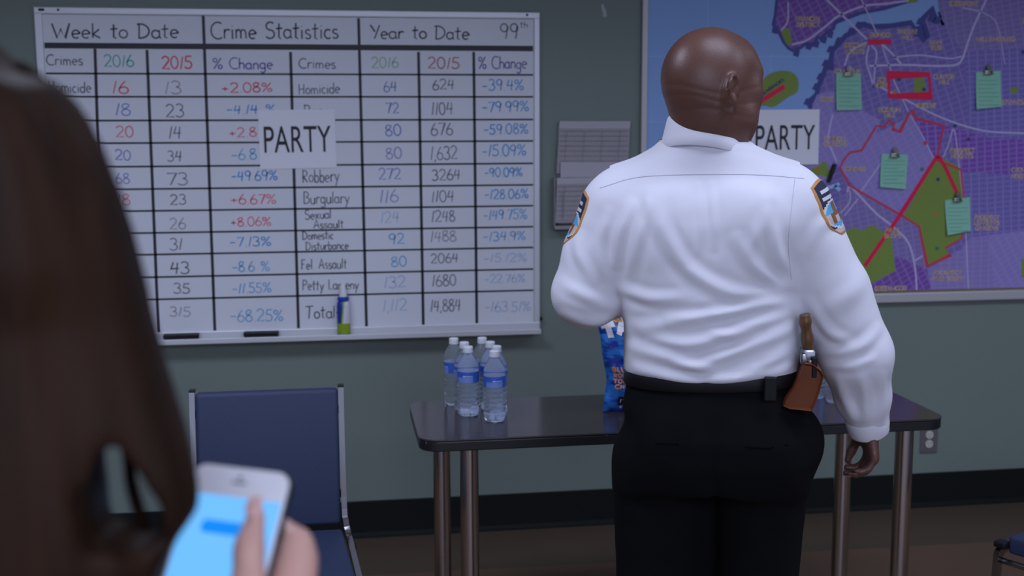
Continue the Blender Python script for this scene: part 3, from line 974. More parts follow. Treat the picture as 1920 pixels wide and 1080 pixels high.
# clipped notes on the map
green_p = mat('mint_paper', (.28, .60, .44), .8, vary=(6, .05))
gline = mat('mint_rule', (.20, .46, .36), .8)
clipm = mat('nickel_clip', (.30, .28, .25), .3, .9)
notes = [((1564, 137), (1610, 138), (1611, 206), (1563, 207), 'mint note in a metal clip near the water, upper left on the map'),
         ((1825, 136), (1871, 133), (1872, 200), (1824, 205), 'mint note in a metal clip at the upper right of the map'),
         ((1649, 288), (1698, 290), (1693, 354), (1644, 350), 'mint note in a metal clip left of the thick red diagonal line'),
         ((1767, 375), (1814, 369), (1814, 432), (1770, 440), 'mint note in a metal clip over the green park, lowest on the map')]
for (tl, tr, br, bl, lab) in notes:
    q = [wall_xz(*p) for p in (tl, tr, br, bl)]
    cx, cz = (q[0][0] + q[1][0]) / 2, (q[0][1] + q[1][1]) / 2
    t = thing('clipped_note', lab, 'note', (cx, -.0168, cz), 0, 'mint notes clipped to the map')
    l_ = [(a - cx, b - cz) for a, b in q]
    v, f = [], []
    n = 8
    for s_ in (0, 1):
        for i in range(n + 1):
            for k in range(n + 1):
                a, b = i / n, k / n
                x = (l_[3][0] * (1 - a) + l_[2][0] * a) * (1 - b) + (l_[0][0] * (1 - a) + l_[1][0] * a) * b
                z = (l_[3][1] * (1 - a) + l_[2][1] * a) * (1 - b) + (l_[0][1] * (1 - a) + l_[1][1] * a) * b
                v.append((x, -.003 - .010 * (1 - b) ** 2 * (1 - .4 * a) + s_ * .0025, z))
    N = n + 1
    for i in range(n):
        for k in range(n):
            a = i * N + k
            f += [(a, a + N, a + N + 1, a + 1), (a + N * N + 1, a + N * N + N + 1, a + N * N + N, a + N * N)]
    for i in range(n):
        f += [(i * N, i * N + N * N, (i + 1) * N + N * N, (i + 1) * N), ((i + 1) * N + n, (i + 1) * N + n + N * N, i * N + n + N * N, i * N + n)]
        f += [(i + 1, i + 1 + N * N, i + N * N, i), (n * N + i, n * N + i + N * N, n * N + i + 1 + N * N, n * N + i + 1)]
    sh = pydata('paper', v, f, green_p, t, smooth=False)
    rl = Flat()
    for k in range(7):
        b = .12 + k * .11
        xL = l_[3][0] * (1 - b) + l_[0][0] * b + .010
        xR = l_[2][0] * (1 - b) + l_[1][0] * b - .010
        z = l_[3][1] * (1 - b) + l_[0][1] * b
        rl.ribbon([(xL, z), (xR - .03 * (k % 3 == 1), z)], .002, -.0038 - .010 * (1 - b) ** 2 - .001, 0)
    rl.build('handwriting', [gline], sh)
    bm = bmesh.new()                                   # bulldog clip: folded jaws, round eyed tongue
    box(bm, (-.004, -.009, -.002), (.034, .014, .012), .003)
    box(bm, (-.004, -.016, -.009), (.038, .004, .007), .0015)
    bmesh.ops.create_cone(bm, cap_ends=True, segments=16, radius1=.0125, radius2=.0115, depth=.005, matrix=Matrix.Translation((-.002, -.012, .016)) @ Matrix.Rotation(PI / 2, 4, 'X'))
    bmesh.ops.create_cone(bm, cap_ends=True, segments=10, radius1=.006, radius2=.006, depth=.006, matrix=Matrix.Translation((-.002, -.015, .017)) @ Matrix.Rotation(PI / 2, 4, 'X'))
    bm_obj('clip', bm, clipm, t, True, angle=R(35))
# black stick magnet on the map
a = at(1566, 308, -.03)
b = at(1554, 342, -.03)
t = thing('marker_pen', "black marker pen stuck on the map right of the man's shoulder", 'pen', ((a[0] + b[0]) / 2, -.0262, (a[2] + b[2]) / 2))
t.rotation_euler = (0, math.atan2(a[0] - b[0], a[2] - b[2]), 0)
L_ = math.hypot(a[0] - b[0], a[2] - b[2])
bm = bmesh.new()
lathe(bm, [(0, -L_ / 2), (.0075, -L_ / 2), (.0078, 0.005), (.0, .005)], 16)
bm_obj('barrel', bm, M['black'], t, True, angle=R(40))
bm = bmesh.new()
lathe(bm, [(0, .0052), (.0086, .0052), (.0086, L_ / 2 - .004), (.006, L_ / 2), (0, L_ / 2)], 16)
bm_obj('cap', bm, M['black'], t, True, angle=R(40))

# ------------------------------------------------------------------ wall outlet
ot = thing('wall_outlet', 'steel duplex wall outlet low on the wall beyond the right end of the table', 'outlet', (2.445, 0, .292))
bm = bmesh.new()
box(bm, (0, -.003, 0), (.076, .006, .118), .002)
bm_obj('cover_plate', bm, mat('outlet_steel', (.22, .21, .21), .4, .6), ot)
for s_ in (1, -1):
    bm = bmesh.new()
    bmesh.ops.create_cone(bm, cap_ends=True, segments=24, radius1=.0165, radius2=.0165, depth=.006, matrix=Matrix.Translation((0, -.0068, s_ * .0195)) @ Matrix.Rotation(PI / 2, 4, 'X'))
    so = bm_obj('socket', bm, mat('ivory_plastic', (.60, .56, .50), .4), ot)
    bm = bmesh.new()
    for dx in (-.0065, .0065):
        box(bm, (dx, -.0100, s_ * .0195 + .003), (.002, .0012, .008))
    box(bm, (0, -.0100, s_ * .0195 - .008), (.004, .0012, .004))
    bm_obj('slot', bm, M['black'], so)
# ------------------------------------------------------------------ table
TX0, TX1, TY0, TY1, TZ = 0.222, 1.768, -1.362, -0.892, 0.745
tb = thing('table', 'long black laminate table with paired chrome tube legs standing away from the wall', 'table', ((TX0 + TX1) / 2, (TY0 + TY1) / 2, 0))


def rounded_slab(bm, hx, hy, r, z0, z1, bev, seg=8):
    def outline(off):
        out = []
        for (cx, cy, a0) in ((hx - r, hy - r, 0), (-hx + r, hy - r, 90), (-hx + r, -hy + r, 180), (hx - r, -hy + r, 270)):
            for k in range(seg + 1):
                a = R(a0 + 90 * k / seg)
                out.append((cx + (r - off) * math.cos(a), cy + (r - off) * math.sin(a)))
        return out
    lv = [(z0, bev), (z0 + bev, 0), (z1 - bev, 0), (z1 - bev * .3, bev * .3), (z1, bev)]
    rings = [[bm.verts.new((x, y, z)) for x, y in outline(o)] for z, o in lv]
    n = len(rings[0])
    for a, b in zip(rings[:-1], rings[1:]):
        for k in range(n):
            bm.faces.new((a[k], a[(k + 1) % n], b[(k + 1) % n], b[k]))
    bm.faces.new(rings[0][::-1])
    bm.faces.new(rings[-1])


bm = bmesh.new()
HX, HY = (TX1 - TX0) / 2, (TY1 - TY0) / 2
rounded_slab(bm, HX, HY, .055, TZ - .006, TZ, .002)
bm_obj('table_top', bm, M['tabletop'], tb)
bm = bmesh.new()
rounded_slab(bm, HX - .001, HY - .001, .055, TZ - .034, TZ - .0062, .003)
em = mat('black_edge_band', (.012, .012, .013), .35)
nt = em.node_tree
tc = nt.nodes.new('ShaderNodeTexCoord')
ns = nt.nodes.new('ShaderNodeTexNoise')
ns.inputs['Scale'].default_value = 38
ns.inputs['Detail'].default_value = 6
nt.links.new(tc.outputs['Object'], ns.inputs['Vector'])
rp = nt.nodes.new('ShaderNodeValToRGB')
rp.color_ramp.elements[0].position = .68
rp.color_ramp.elements[0].color = (.012, .012, .013, 1)
rp.color_ramp.elements[1].position = .72
rp.color_ramp.elements[1].color = (.30, .28, .26, 1)
nt.links.new(ns.outputs['Fac'], rp.inputs[0])
nt.links.new(rp.outputs[0], nt.nodes['Principled BSDF'].inputs['Base Color'])
bm_obj('edge_band', bm, em, tb)
ox, oy = (TX0 + TX1) / 2, (TY0 + TY1) / 2
for (x, y) in ((.314, -1.0), (.366, -1.285), (1.612, -1.0), (1.672, -1.285)):
    bm = bmesh.new()
    lathe(bm, [(0, .004), (.0265, .004), (.0265, TZ - .040), (.0, TZ - .040)], 28, (x - ox, y - oy, 0))
    lg = bm_obj('leg', bm, M['legchrome'], tb, True, angle=R(40))
    bm = bmesh.new()
    lathe(bm, [(0, TZ - .041), (.045, TZ - .041), (.045, TZ - .0345), (0, TZ - .0345)], 24, (x - ox, y - oy, 0))
    bm_obj('mounting_plate', bm, M['black'], lg, True, angle=R(40))
    bm = bmesh.new()
    lathe(bm, [(0, 0), (.028, 0), (.029, .006), (.0285, .022), (.0, .022)], 24, (x - ox, y - oy, 0))
    bm_obj('foot', bm, M['black'], lg, True, angle=R(40))

# ------------------------------------------------------------------ water bottles
pet = mat('clear_bottle_water', (.86, .91, 1.0), .09, trans=.93, ior=1.20, spec=.5)
_b = pet.node_tree.nodes['Principled BSDF']
labm = bpy.data.materials.new('bottle_label')
labm.use_nodes = True
nt = labm.node_tree
tc = nt.nodes.new('ShaderNodeTexCoord')
sp = nt.nodes.new('ShaderNodeSeparateXYZ')
nt.links.new(tc.outputs['Object'], sp.inputs[0])
inn = mth('MULTIPLY', mth('LESS_THAN', sp.outputs[2], .1195), mth('MULTIPLY', mth('GREATER_THAN', sp.outputs[0], -.028), mth('LESS_THAN', sp.outputs[0], .017)))
nt.links.new(mixc(inn, (.035, .115, .50), (.17, .24, .56)), nt.nodes['Principled BSDF'].inputs['Base Color'])
nt.nodes['Principled BSDF'].inputs['Roughness'].default_value = .35
labi = mat('label_inside', (.50, .56, .68), .5)
capm = mat('white_cap', (.74, .76, .82), .45)


def bottle_proto():
    t = thing('water_bottle', '', 'bottle', (0, 0, 0))
    prof = [(0, .004), (.012, .003), (.020, .0), (.027, .002), (.0305, .008), (.0318, .016)]
    z = .018
    for k in range(6):                                  # grip ribs
        prof += [(.0318, z), (.0322, z + .005), (.0318, z + .009), (.0290, z + .0115)]
        z += .0137
    prof += [(.0312, .1015), (.0312, .137), (.0318, .140), (.0318, .147), (.0300, .155), (.0262, .166), (.0205, .177), (.0150, .186), (.0128, .190), (.0128, .194), (0, .194)]
    bm = bmesh.new()
    lathe(bm, prof, 32)
    bm_obj('bottle_body', bm, pet, t, True)
    bm = bmesh.new()
    rr = .0326
    lathe(bm, [(.0316, .1035), (rr, .1035), (rr, .1355), (.0316, .1355), (.0316, .1035)], 40)
    bmesh.ops.recalc_face_normals(bm, faces=bm.faces)
    for f_ in bm.faces:
        c_ = f_.calc_center_median()
        f_.material_index = 1 if math.hypot(c_.x, c_.y) < .0320 else 0
    lb = bm_obj('label', bm, [labm, labi], t, True, angle=R(40))
    v, f = [], []
    for (a0, a1, z0, z1) in ((-112, -98, .1215, .1245), (-97, -90, .122, .1240), (-88, -80, .1215, .1240), (-78, -70, .122, .1240), (-68, -62, .1215, .1240)):
        n = len(v)
        for k in range(5):
            a = R(a0 + (a1 - a0) * k / 4)
            v += [(.0329 * math.cos(a), .0329 * math.sin(a), z0), (.0329 * math.cos(a), .0329 * math.sin(a), z1)]
        f += [(n + 2 * k, n + 2 * k + 2, n + 2 * k + 3, n + 2 * k + 1) for k in range(4)]
    pydata('printed_mark', v, f, mat('label_print', (.55, .60, .75), .5), lb)
    bm = bmesh.new()
    lathe(bm, [(0, .1945), (.0142, .1945), (.0145, .1965), (.0145, .2060), (.0132, .2078), (0, .2078)], 26)
    for k in range(26):
        pass
    cp = bm_obj('cap', bm, capm, t, True, angle=R(35))
    bm = bmesh.new()
    lathe(bm, [(.0129, .1905), (.0150, .1905), (.0150, .1938), (.0129, .1938), (.0129, .1905)], 26)
    bm_obj('neck_ring', bm, capm, cp, True, angle=R(35))
    return t


bp = bottle_proto()
spots = [(.455, -1.172, 5, 'clear water bottle standing nearest the front edge of the table'),
         (.471, -1.100, 40, 'water bottle directly behind the one nearest the front table edge'),
         (.462, -1.028, 70, 'third water bottle back in the right-hand row on the left of the table'),
         (.447, -.955, 60, 'rearmost water bottle of the right-hand row on the left of the table'),
         (.387, -1.094, -12, 'clear water bottle with its blue label in full view, front of the left-hand row'),
         (.384, -1.022, -60, 'water bottle hidden behind the front bottle of the left-hand row'),
         (.360, -.950, -70, 'rearmost and leftmost water bottle of the left-hand row'),
         (1.488, -1.048, 50, "leftmost water bottle behind the man's holster on the right of the table"),
         (1.527, -1.118, 100, "water bottle seen between the man's hip and hanging sleeve, blue label just showing"),
         (1.602, -1.128, 120, "rightmost water bottle on the right of the table, cut by the man's hanging sleeve")]
for i, (x, y, a, lab) in enumerate(spots):
    b = bp if i == 0 else copy_tree(bp)
    b.location = (x, y, TZ + .0002)
    b.rotation_euler = (0, 0, R(a))
    b['label'] = lab
    b['group'] = 'water bottles on the table'

# ------------------------------------------------------------------ chip bag
bagm = bpy.data.materials.new('blue_foil_bag')
bagm.use_nodes = True
nt = bagm.node_tree
pb = nt.nodes['Principled BSDF']
tc = nt.nodes.new('ShaderNodeTexCoord')
ns = nt.nodes.new('ShaderNodeTexNoise')
ns.inputs['Scale'].default_value = 30
ns.inputs['Detail'].default_value = 4
mpn = nt.nodes.new('ShaderNodeMapping')
mpn.inputs['Scale'].default_value = (.6, 1, 1.7)
nt.links.new(tc.outputs['Object'], mpn.inputs[0])
nt.links.new(mpn.outputs[0], ns.inputs['Vector'])
rp = nt.nodes.new('ShaderNodeValToRGB')
for e_, (p_, c_) in zip(rp.color_ramp.elements, ((.42, (.008, .022, .27, 1)), (.60, (.03, .20, .62, 1)))):
    e_.position, e_.color = p_, c_
nt.links.new(ns.outputs['Fac'], rp.inputs[0])
nt.links.new(rp.outputs[0], pb.inputs['Base Color'])
pb.inputs['Roughness'].default_value = .32
cb = thing('chip_bag', "blue foil bag of snack chips standing on the table at the man's left elbow", 'chip bag', (.900, -1.135, TZ + .0005), R(-4))
BW, BH = .235, .300
nx, nz = 26, 40


def bag_pt(a, b, side):
    """a across -1..1, b up 0..1"""
    pinch = min(b, 1 - b)
    th = .048 * max(0, math.sin(PI * min(1, max(0, (b - .03) / .94)))) ** .7 * max(0, 1 - abs(a) ** 2.4) ** .8
    th *= 1 + .05 * math.sin(9 * b + 3 * a)
    hw = BW / 2 * (1 - .07 * math.sin(PI * b) + .02 * math.sin(14 * b))
    x = a * hw + .018 * (b - .3) * -1.0 + .006 * math.sin(5 * b)
    w_ = .0035 * math.sin(17 * a + 6 * b) * math.sin(PI * b) + .0025 * math.sin(31 * b + 9 * a)
    if b < .05 or b > .93:
        w_ += .002 * math.sin(26 * a)
    return (x, side * (th + .0012) - w_ * (1 if side < 0 else .6), b * BH)


v, f = [], []
for s_ in (-1, 1):
    for i in range(nx + 1):
        for k in range(nz + 1):
            v.append(bag_pt(i / nx * 2 - 1, k / nz, s_))
N = nz + 1
o2 = (nx + 1) * N
for i in range(nx):
    for k in range(nz):
        a = i * N + k
        f += [(a, a + N, a + N + 1, a + 1), (o2 + a + 1, o2 + a + N + 1, o2 + a + N, o2 + a)]
for i in range(nx):
    f += [(i * N, o2 + i * N, o2 + (i + 1) * N, (i + 1) * N), ((i + 1) * N + nz, o2 + (i + 1) * N + nz, o2 + i * N + nz, i * N + nz)]
for k in range(nz):
    f += [(k + 1, o2 + k + 1, o2 + k, k), (nx * N + k, o2 + nx * N + k, o2 + nx * N + k + 1, nx * N + k + 1)]
pydata('bag_body', v, f, bagm, cb, smooth=True)


def bag_print(name, polys, m, off=.0016):
    """flat lettering wrapped on the bag front; coordinates a (-1..1), b (0..1)"""
    F_ = Flat()
    for st, w in polys:
        pts = []
        for (p, q) in zip(st[:-1], st[1:]):
            for k in range(5):
                pts.append((p[0] + (q[0] - p[0]) * k / 5, p[1] + (q[1] - p[1]) * k / 5))
        pts.append(st[-1])
        F_.ribbon([(a * BW / 2, b * BH) for a, b in pts], w, 0, 0)
    vv = []
    for (x, _, z) in F_.v:
        q = bag_pt(max(-.98, min(.98, x / (BW / 2))), max(.01, min(.99, z / BH)), -1)
        vv.append((q[0], q[1] - off, q[2]))
    return pydata(name, vv, F_.f, m, cb)


def word(s, a0, b0, cw, ch, w, step=0.0):
    out = []
    x = a0
    for c in s:
        wd, strokes = G[c]
        for st in strokes:
            out.append(([(x + p * cw, b0 + q * ch) for p, q in st], w))
        x += wd * cw + .02
        b0 += step
    return out


wl_ = mat('bag_white_print', (.80, .82, .86), .4)
bag_print('logo_lettering', [([(-0.94, .880), (-0.58, .905)], .018), ([(-0.76, .88), (-0.73, .765)], .018),
                             ([(-0.52, .80), (-0.37, .925), (-0.18, .81)], .016), ([(-0.45, .845), (-0.24, .85)], .012),
                             ([(-0.10, .67), (-0.07, .84)], .018), ([(0.22, .83), (-0.07, .76), (0.24, .66)], .018),
                             ([(0.36, .75), (0.38, .90)], .018), ([(0.76, .88), (0.54, .92), (0.52, .83), (0.72, .80), (0.68, .73), (0.48, .75)], .017)], wl_)
bag_print('top_lettering', word('BARCEL', -.58, .925, .26, .050, .0055), mat('bag_orange_print', (.75, .34, .03), .4))
om = mat('bag_peach_print', (.78, .36, .22), .4)
bag_print('flavour_lettering', word('BLUE HEAT', -.84, .435, .17, .045, .0045) + word('ROLLED CORN', -.82, .375, .14, .040, .0040) + word('TORTILLA', -.84, .315, .16, .040, .0042) + word('CHIPS', -.80, .260, .18, .040, .0045), om)
bag_print('weight_panel', [([(-.66, .125), (-.12, .125)], .028)], mat('bag_black_panel', (.015, .015, .02), .4), .0012)
bag_print('weight_lettering', word('NET WT', -.60, .108, .10, .035, .0022) + word('9.9 OZ', -.60, .040, .12, .028, .002), wl_, .0022)

# ------------------------------------------------------------------ chairs
def make_chair():
    t = thing('chair', 'blue-grey upholstered armless chair with flat chrome side bars, behind the phone', 'chair', (0, 0, 0))
    # origin on the floor under the back; faces -y
    bm = bmesh.new()
    box(bm, (0, 0, 0), (.392, .034, .385), .012, 3)
    for v in bm.verts:                                  # slight curve and rake
        v.co.y += .25 * v.co.x ** 2 * 0 + .018 * (1 - (v.co.x / .196) ** 2)
    for v in bm.verts:
        v.co = Vector((v.co.x * (1 + .012 * 0), v.co.y + .10 * v.co.z, v.co.z + .670))
    bm_obj('backrest', bm, M['fabric'], t, True, angle=R(50))
    bm = bmesh.new()
    box(bm, (0, -.235, .440), (.40, .415, .050), .009, 3)
    for v in bm.verts:
        k = (-v.co.y - .03) / .42
        v.co.x *= 1 + .17 * k
        v.co.z += .010 * math.sin(PI * max(0, min(1, k))) * (1 if v.co.z > .44 else 0)
    bm_obj('seat', bm, M['fabric'], t, True, angle=R(50))
    bm = bmesh.new()
    box(bm, (0, -.235, .4105), (.36, .36, .008), .002)
    bm_obj('seat_pan', bm, M['black'], t)
    for s_ in (-1, 1):
        fr = bmesh.new()
        pts = [(s_ * .205, .022, .866), (s_ * .205, .005, .70), (s_ * .207, -.013, .52), (s_ * .210, -.022, .485), (s_ * .216, -.050, .452),
               (s_ * .222, -.10, .440), (s_ * .236, -.30, .434), (s_ * .246, -.425, .430), (s_ * .249, -.452, .418), (s_ * .250, -.462, .392),
               (s_ * .252, -.468, .20), (s_ * .254, -.472, .012)]
        pts = [tuple(p) for p in catmull(pts, 4)]
        tube(fr, pts, 0, flat=(.0075, .0125), ref=(1, 0, 0))
        so = bm_obj('side_frame', fr, M['chrome'], t)
        bm = bmesh.new()
        pts = [(s_ * .222, -.075, .440), (s_ * .226, -.045, .418), (s_ * .230, -.02, .36), (s_ * .238, .03, .19), (s_ * .246, .07, .012)]
        tube(bm, [tuple(p) for p in catmull(pts, 4)], .0115, 10)
        bm_obj('rear_leg', bm, M['chrome'], t, True)
        bm = bmesh.new()
        box(bm, (s_ * .247, -.448, .440), (.034, .036, .018), .005)
        bm_obj('corner_cap', bm, M['black'], so)
        bm = bmesh.new()
        box(bm, (s_ * .2045, .0222, .868), (.018, .028, .006), .002)
        bm_obj('end_cap', bm, M['black'], so)
        for yy in (-.472, .07):
            bm = bmesh.new()
            box(bm, (s_ * (.254 if yy < 0 else .246), yy, .0075), (.030, .034, .015), .004)
            bm_obj('foot_glide', bm, M['black'], so)
        for zz in (.80, .56):
            bm = bmesh.new()
            box(bm, (s_ * .1975, .012 + .10 * (zz - .668), zz), (.014, .016, .022), .003)
            bm_obj('bracket', bm, M['black'], so)
    bm = bmesh.new()
    tube(bm, [tuple(p) for p in catmull([(-.249, -.460, .398), (0, -.464, .396), (.249, -.460, .398)], 5)], .0085, 10)
    bm_obj('crossbar', bm, M['chrome'], t, True)
    return t


ch = make_chair()
ch.location = (-.1915, -1.205, 0)
c2 = copy_tree(ch)
th2 = R(-60.6)
cc = Vector((-.256, -.478))
c2.location = (1.790 - (cc.x * math.cos(th2) - cc.y * math.sin(th2)), -1.590 - (cc.x * math.sin(th2) + cc.y * math.cos(th2)), 0)
c2.rotation_euler = (0, 0, th2)
c2['label'] = 'blue chair at the bottom right corner, only its seat corner and front leg showing'
for o in (ch, c2):
    o['group'] = 'blue upholstered chairs'
# ------------------------------------------------------------------ sculpting field: smooth unions of simple volumes, meshed by surface nets
class Sculpt:
    def __init__(self, xs, ys, zs):
        self.xs, self.ys, self.zs = [np.array(a, float) for a in (xs, ys, zs)]
        self.f = np.full((len(xs), len(ys), len(zs)), 0.25)

    def _put(self, lo, hi, fn, k, op):
        m = .05
        ix = np.searchsorted(self.xs, (lo[0] - m, hi[0] + m))
        iy = np.searchsorted(self.ys, (lo[1] - m, hi[1] + m))
        iz = np.searchsorted(self.zs, (lo[2] - m, hi[2] + m))
        if ix[0] >= ix[1] or iy[0] >= iy[1] or iz[0] >= iz[1]:
            return
        s = (slice(*ix), slice(*iy), slice(*iz))
        X = self.xs[s[0]][:, None, None]
        Y = self.ys[s[1]][None, :, None]
        Z = self.zs[s[2]][None, None, :]
        d = fn(X, Y, Z)
        a = self.f[s]
        if op == 'add':
            h = np.clip(.5 + .5 * (d - a) / k, 0, 1)
            self.f[s] = d * (1 - h) + a * h - k * h * (1 - h)
        else:
            h = np.clip(.5 - .5 * (a + d) / k, 0, 1)
            self.f[s] = a * (1 - h) - d * h + k * h * (1 - h)

    def ell(self, c, r, k=.02, rot=None, op='add'):
        """ellipsoid, rot = 3x3 world->local"""
        c, r = np.array(c, float), np.array(r, float)
        rm = max(r)

        def fn(X, Y, Z):
            x, y, z = X - c[0], Y - c[1], Z - c[2]
            if rot is not None:
                x, y, z = [rot[i][0] * x + rot[i][1] * y + rot[i][2] * z for i in range(3)]
            k0 = np.sqrt((x / r[0]) ** 2 + (y / r[1]) ** 2 + (z / r[2]) ** 2) + 1e-9
            k1 = np.sqrt((x / r[0] ** 2) ** 2 + (y / r[1] ** 2) ** 2 + (z / r[2] ** 2) ** 2) + 1e-9
            return k0 * (k0 - 1) / k1
        self._put(c - rm, c + rm, fn, k, op)

    def cap(self, a, b, ra, rb, k=.02, sy=1.0, op='add'):
        """tapered capsule; sy squashes its y section"""
        a, b = np.array(a, float), np.array(b, float)

        def fn(X, Y, Z):
            d = b - a
            L = d @ d + 1e-12
            t = np.clip(((X - a[0]) * d[0] + (Y - a[1]) * d[1] + (Z - a[2]) * d[2]) / L, 0, 1)
            return np.sqrt((X - a[0] - t * d[0]) ** 2 + ((Y - a[1] - t * d[1]) / sy) ** 2 + (Z - a[2] - t * d[2]) ** 2) - (ra + (rb - ra) * t)
        R_ = max(ra, rb) * np.array([1, max(1, sy), 1])
        self._put(np.minimum(a, b) - R_, np.maximum(a, b) + R_, fn, k, op)

    def chain(self, pts, rs, k=.01, sy=1.0):
        for i in range(len(pts) - 1):
            self.cap(pts[i], pts[i + 1], rs[i], rs[i + 1], k, sy)

    def loft(self, table, k=.02, n=2.3, op='add'):
        """stack of superellipse sections (z, cx, cy, a, b)"""
        T = np.array(sorted(table), float)

        def fn(X, Y, Z):
            z = np.clip(Z, T[0, 0], T[-1, 0])
            cx, cy, a, b = [np.interp(z, T[:, 0], T[:, i]) for i in range(1, 5)]
            q = (np.abs((X - cx) / a) ** n + np.abs((Y - cy) / b) ** n) ** (1 / n)
            d = (q - 1) * np.minimum(a, b)
            dz = np.maximum(T[0, 0] - Z, Z - T[-1, 0])
            return np.maximum(d, dz)
        lo = [(T[:, 1] - T[:, 3]).min(), (T[:, 2] - T[:, 4]).min(), T[0, 0]]
        hi = [(T[:, 1] + T[:, 3]).max(), (T[:, 2] + T[:, 4]).max(), T[-1, 0]]
        self._put(np.array(lo), np.array(hi), fn, k, op)

    def mesh(self, smooth=2):
        f = self.f
        ins = f < 0
        c = np.zeros(tuple(n - 1 for n in f.shape), int)
        for dx in (0, 1):
            for dy in (0, 1):
                for dz in (0, 1):
                    c += ins[dx:f.shape[0] - 1 + dx, dy:f.shape[1] - 1 + dy, dz:f.shape[2] - 1 + dz]
        act = (c > 0) & (c < 8)
        I, J, K = np.nonzero(act)
        idx = np.full(act.shape, -1)
        idx[I, J, K] = np.arange(len(I))
        acc = np.zeros((len(I), 3))
        cnt = np.zeros(len(I))
        G3 = (self.xs, self.ys, self.zs)
        base = (I, J, K)
        for ax in range(3):
            o1, o2 = [a for a in range(3) if a != ax]
            for e1 in (0, 1):
                for e2 in (0, 1):
                    p = [b.copy() for b in base]
                    p[o1] = p[o1] + e1
                    p[o2] = p[o2] + e2
                    q = [b.copy() for b in p]
                    q[ax] = q[ax] + 1
                    fa, fb = f[tuple(p)], f[tuple(q)]
                    cr = (fa < 0) != (fb < 0)
                    t = np.where(cr, fa / (fa - fb + 1e-15), 0)
                    pos = [G3[a][p[a]] for a in range(3)]
                    pos[ax] = pos[ax] + t * (G3[ax][q[ax]] - G3[ax][p[ax]])
                    for a in range(3):
                        acc[:, a] += np.where(cr, pos[a], 0)
                    cnt += cr
        V = acc / np.maximum(cnt, 1)[:, None]
        F = []
        for ax in range(3):
            o1, o2 = [(1, 2), (2, 0), (0, 1)][ax]
            sl = [slice(0, n) for n in f.shape]
            A, B = list(sl), list(sl)
            A[ax] = slice(0, f.shape[ax] - 1)
            B[ax] = slice(1, f.shape[ax])
            cr = ins[tuple(A)] != ins[tuple(B)]
            P_ = np.array(np.nonzero(cr))
            ok = (P_[o1] > 0) & (P_[o2] > 0) & (P_[o1] < f.shape[o1] - 1) & (P_[o2] < f.shape[o2] - 1)
            P_ = P_[:, ok]
            flip = ins[tuple(P_)]

            def cell(d1, d2):
                q = P_.copy()
                q[o1] -= d1
                q[o2] -= d2
                return idx[tuple(q)]
            quad = np.stack([cell(1, 1), cell(0, 1), cell(0, 0), cell(1, 0)], 1)
            quad[~flip] = quad[~flip][:, ::-1]
            F.append(quad)
        F = np.concatenate(F)
        for _ in range(smooth):
            acc = np.zeros_like(V)
            cnt = np.zeros(len(V))
            for i in range(4):
                for a_, b_ in ((F[:, i], F[:, (i + 1) % 4]), (F[:, (i + 1) % 4], F[:, i])):
                    for ax in range(3):
                        acc[:, ax] += np.bincount(a_, V[b_, ax], len(V))
                    cnt += np.bincount(a_, minlength=len(V))
            V = V * .5 + .5 * acc / np.maximum(cnt, 1)[:, None]
        return V, F


def vnormals(V, F):
    n = np.cross(V[F[:, 2]] - V[F[:, 0]], V[F[:, 3]] - V[F[:, 1]])
    N_ = np.zeros_like(V)
    for i in range(4):
        for ax in range(3):
            N_[:, ax] += np.bincount(F[:, i], n[:, ax], len(V))
    return N_ / (np.linalg.norm(N_, axis=1)[:, None] + 1e-12)


def np_obj(name, V, F, material, parent, fm=None):
    me = bpy.data.meshes.new(name)
    me.vertices.add(len(V))
    me.vertices.foreach_set('co', V.astype(np.float32).ravel())
    me.loops.add(F.size)
    me.loops.foreach_set('vertex_index', F.astype(np.int32).ravel())
    me.polygons.add(len(F))
    me.polygons.foreach_set('loop_start', np.arange(0, F.size, 4, dtype=np.int32))
    me.polygons.foreach_set('loop_total', np.full(len(F), 4, np.int32))
    for m in (material if isinstance(material, list) else [material]):
        me.materials.append(m)
    if fm is not None:
        me.polygons.foreach_set('material_index', fm.astype(np.int32))
    me.polygons.foreach_set('use_smooth', np.ones(len(F), bool))
    me.update(calc_edges=True)
    me.validate()
    return new_obj(name, me, parent)


def axis(*segs):
    """rectilinear grid: (start, step) ... (end)"""
    out = []
    for i in range(len(segs) - 1):
        a, st = segs[i]
        b = segs[i + 1][0]
        n = max(1, int(round((b - a) / st)))
        out += [a + (b - a) * k / n for k in range(n)]
    out.append(segs[-1][0])
    return out


def noise3(P_, s, seed=0):
    rs = np.random.RandomState(seed)
    o = np.zeros(len(P_))
    for i in range(6):
        d = rs.normal(size=3)
        d /= np.linalg.norm(d)
        o += np.sin(P_ @ d * s * rs.uniform(.6, 1.5) + rs.uniform(0, 6.28))
    return o / 3.0


def rotz(a):
    return np.array([[math.cos(a), -math.sin(a), 0], [math.sin(a), math.cos(a), 0], [0, 0, 1.0]])


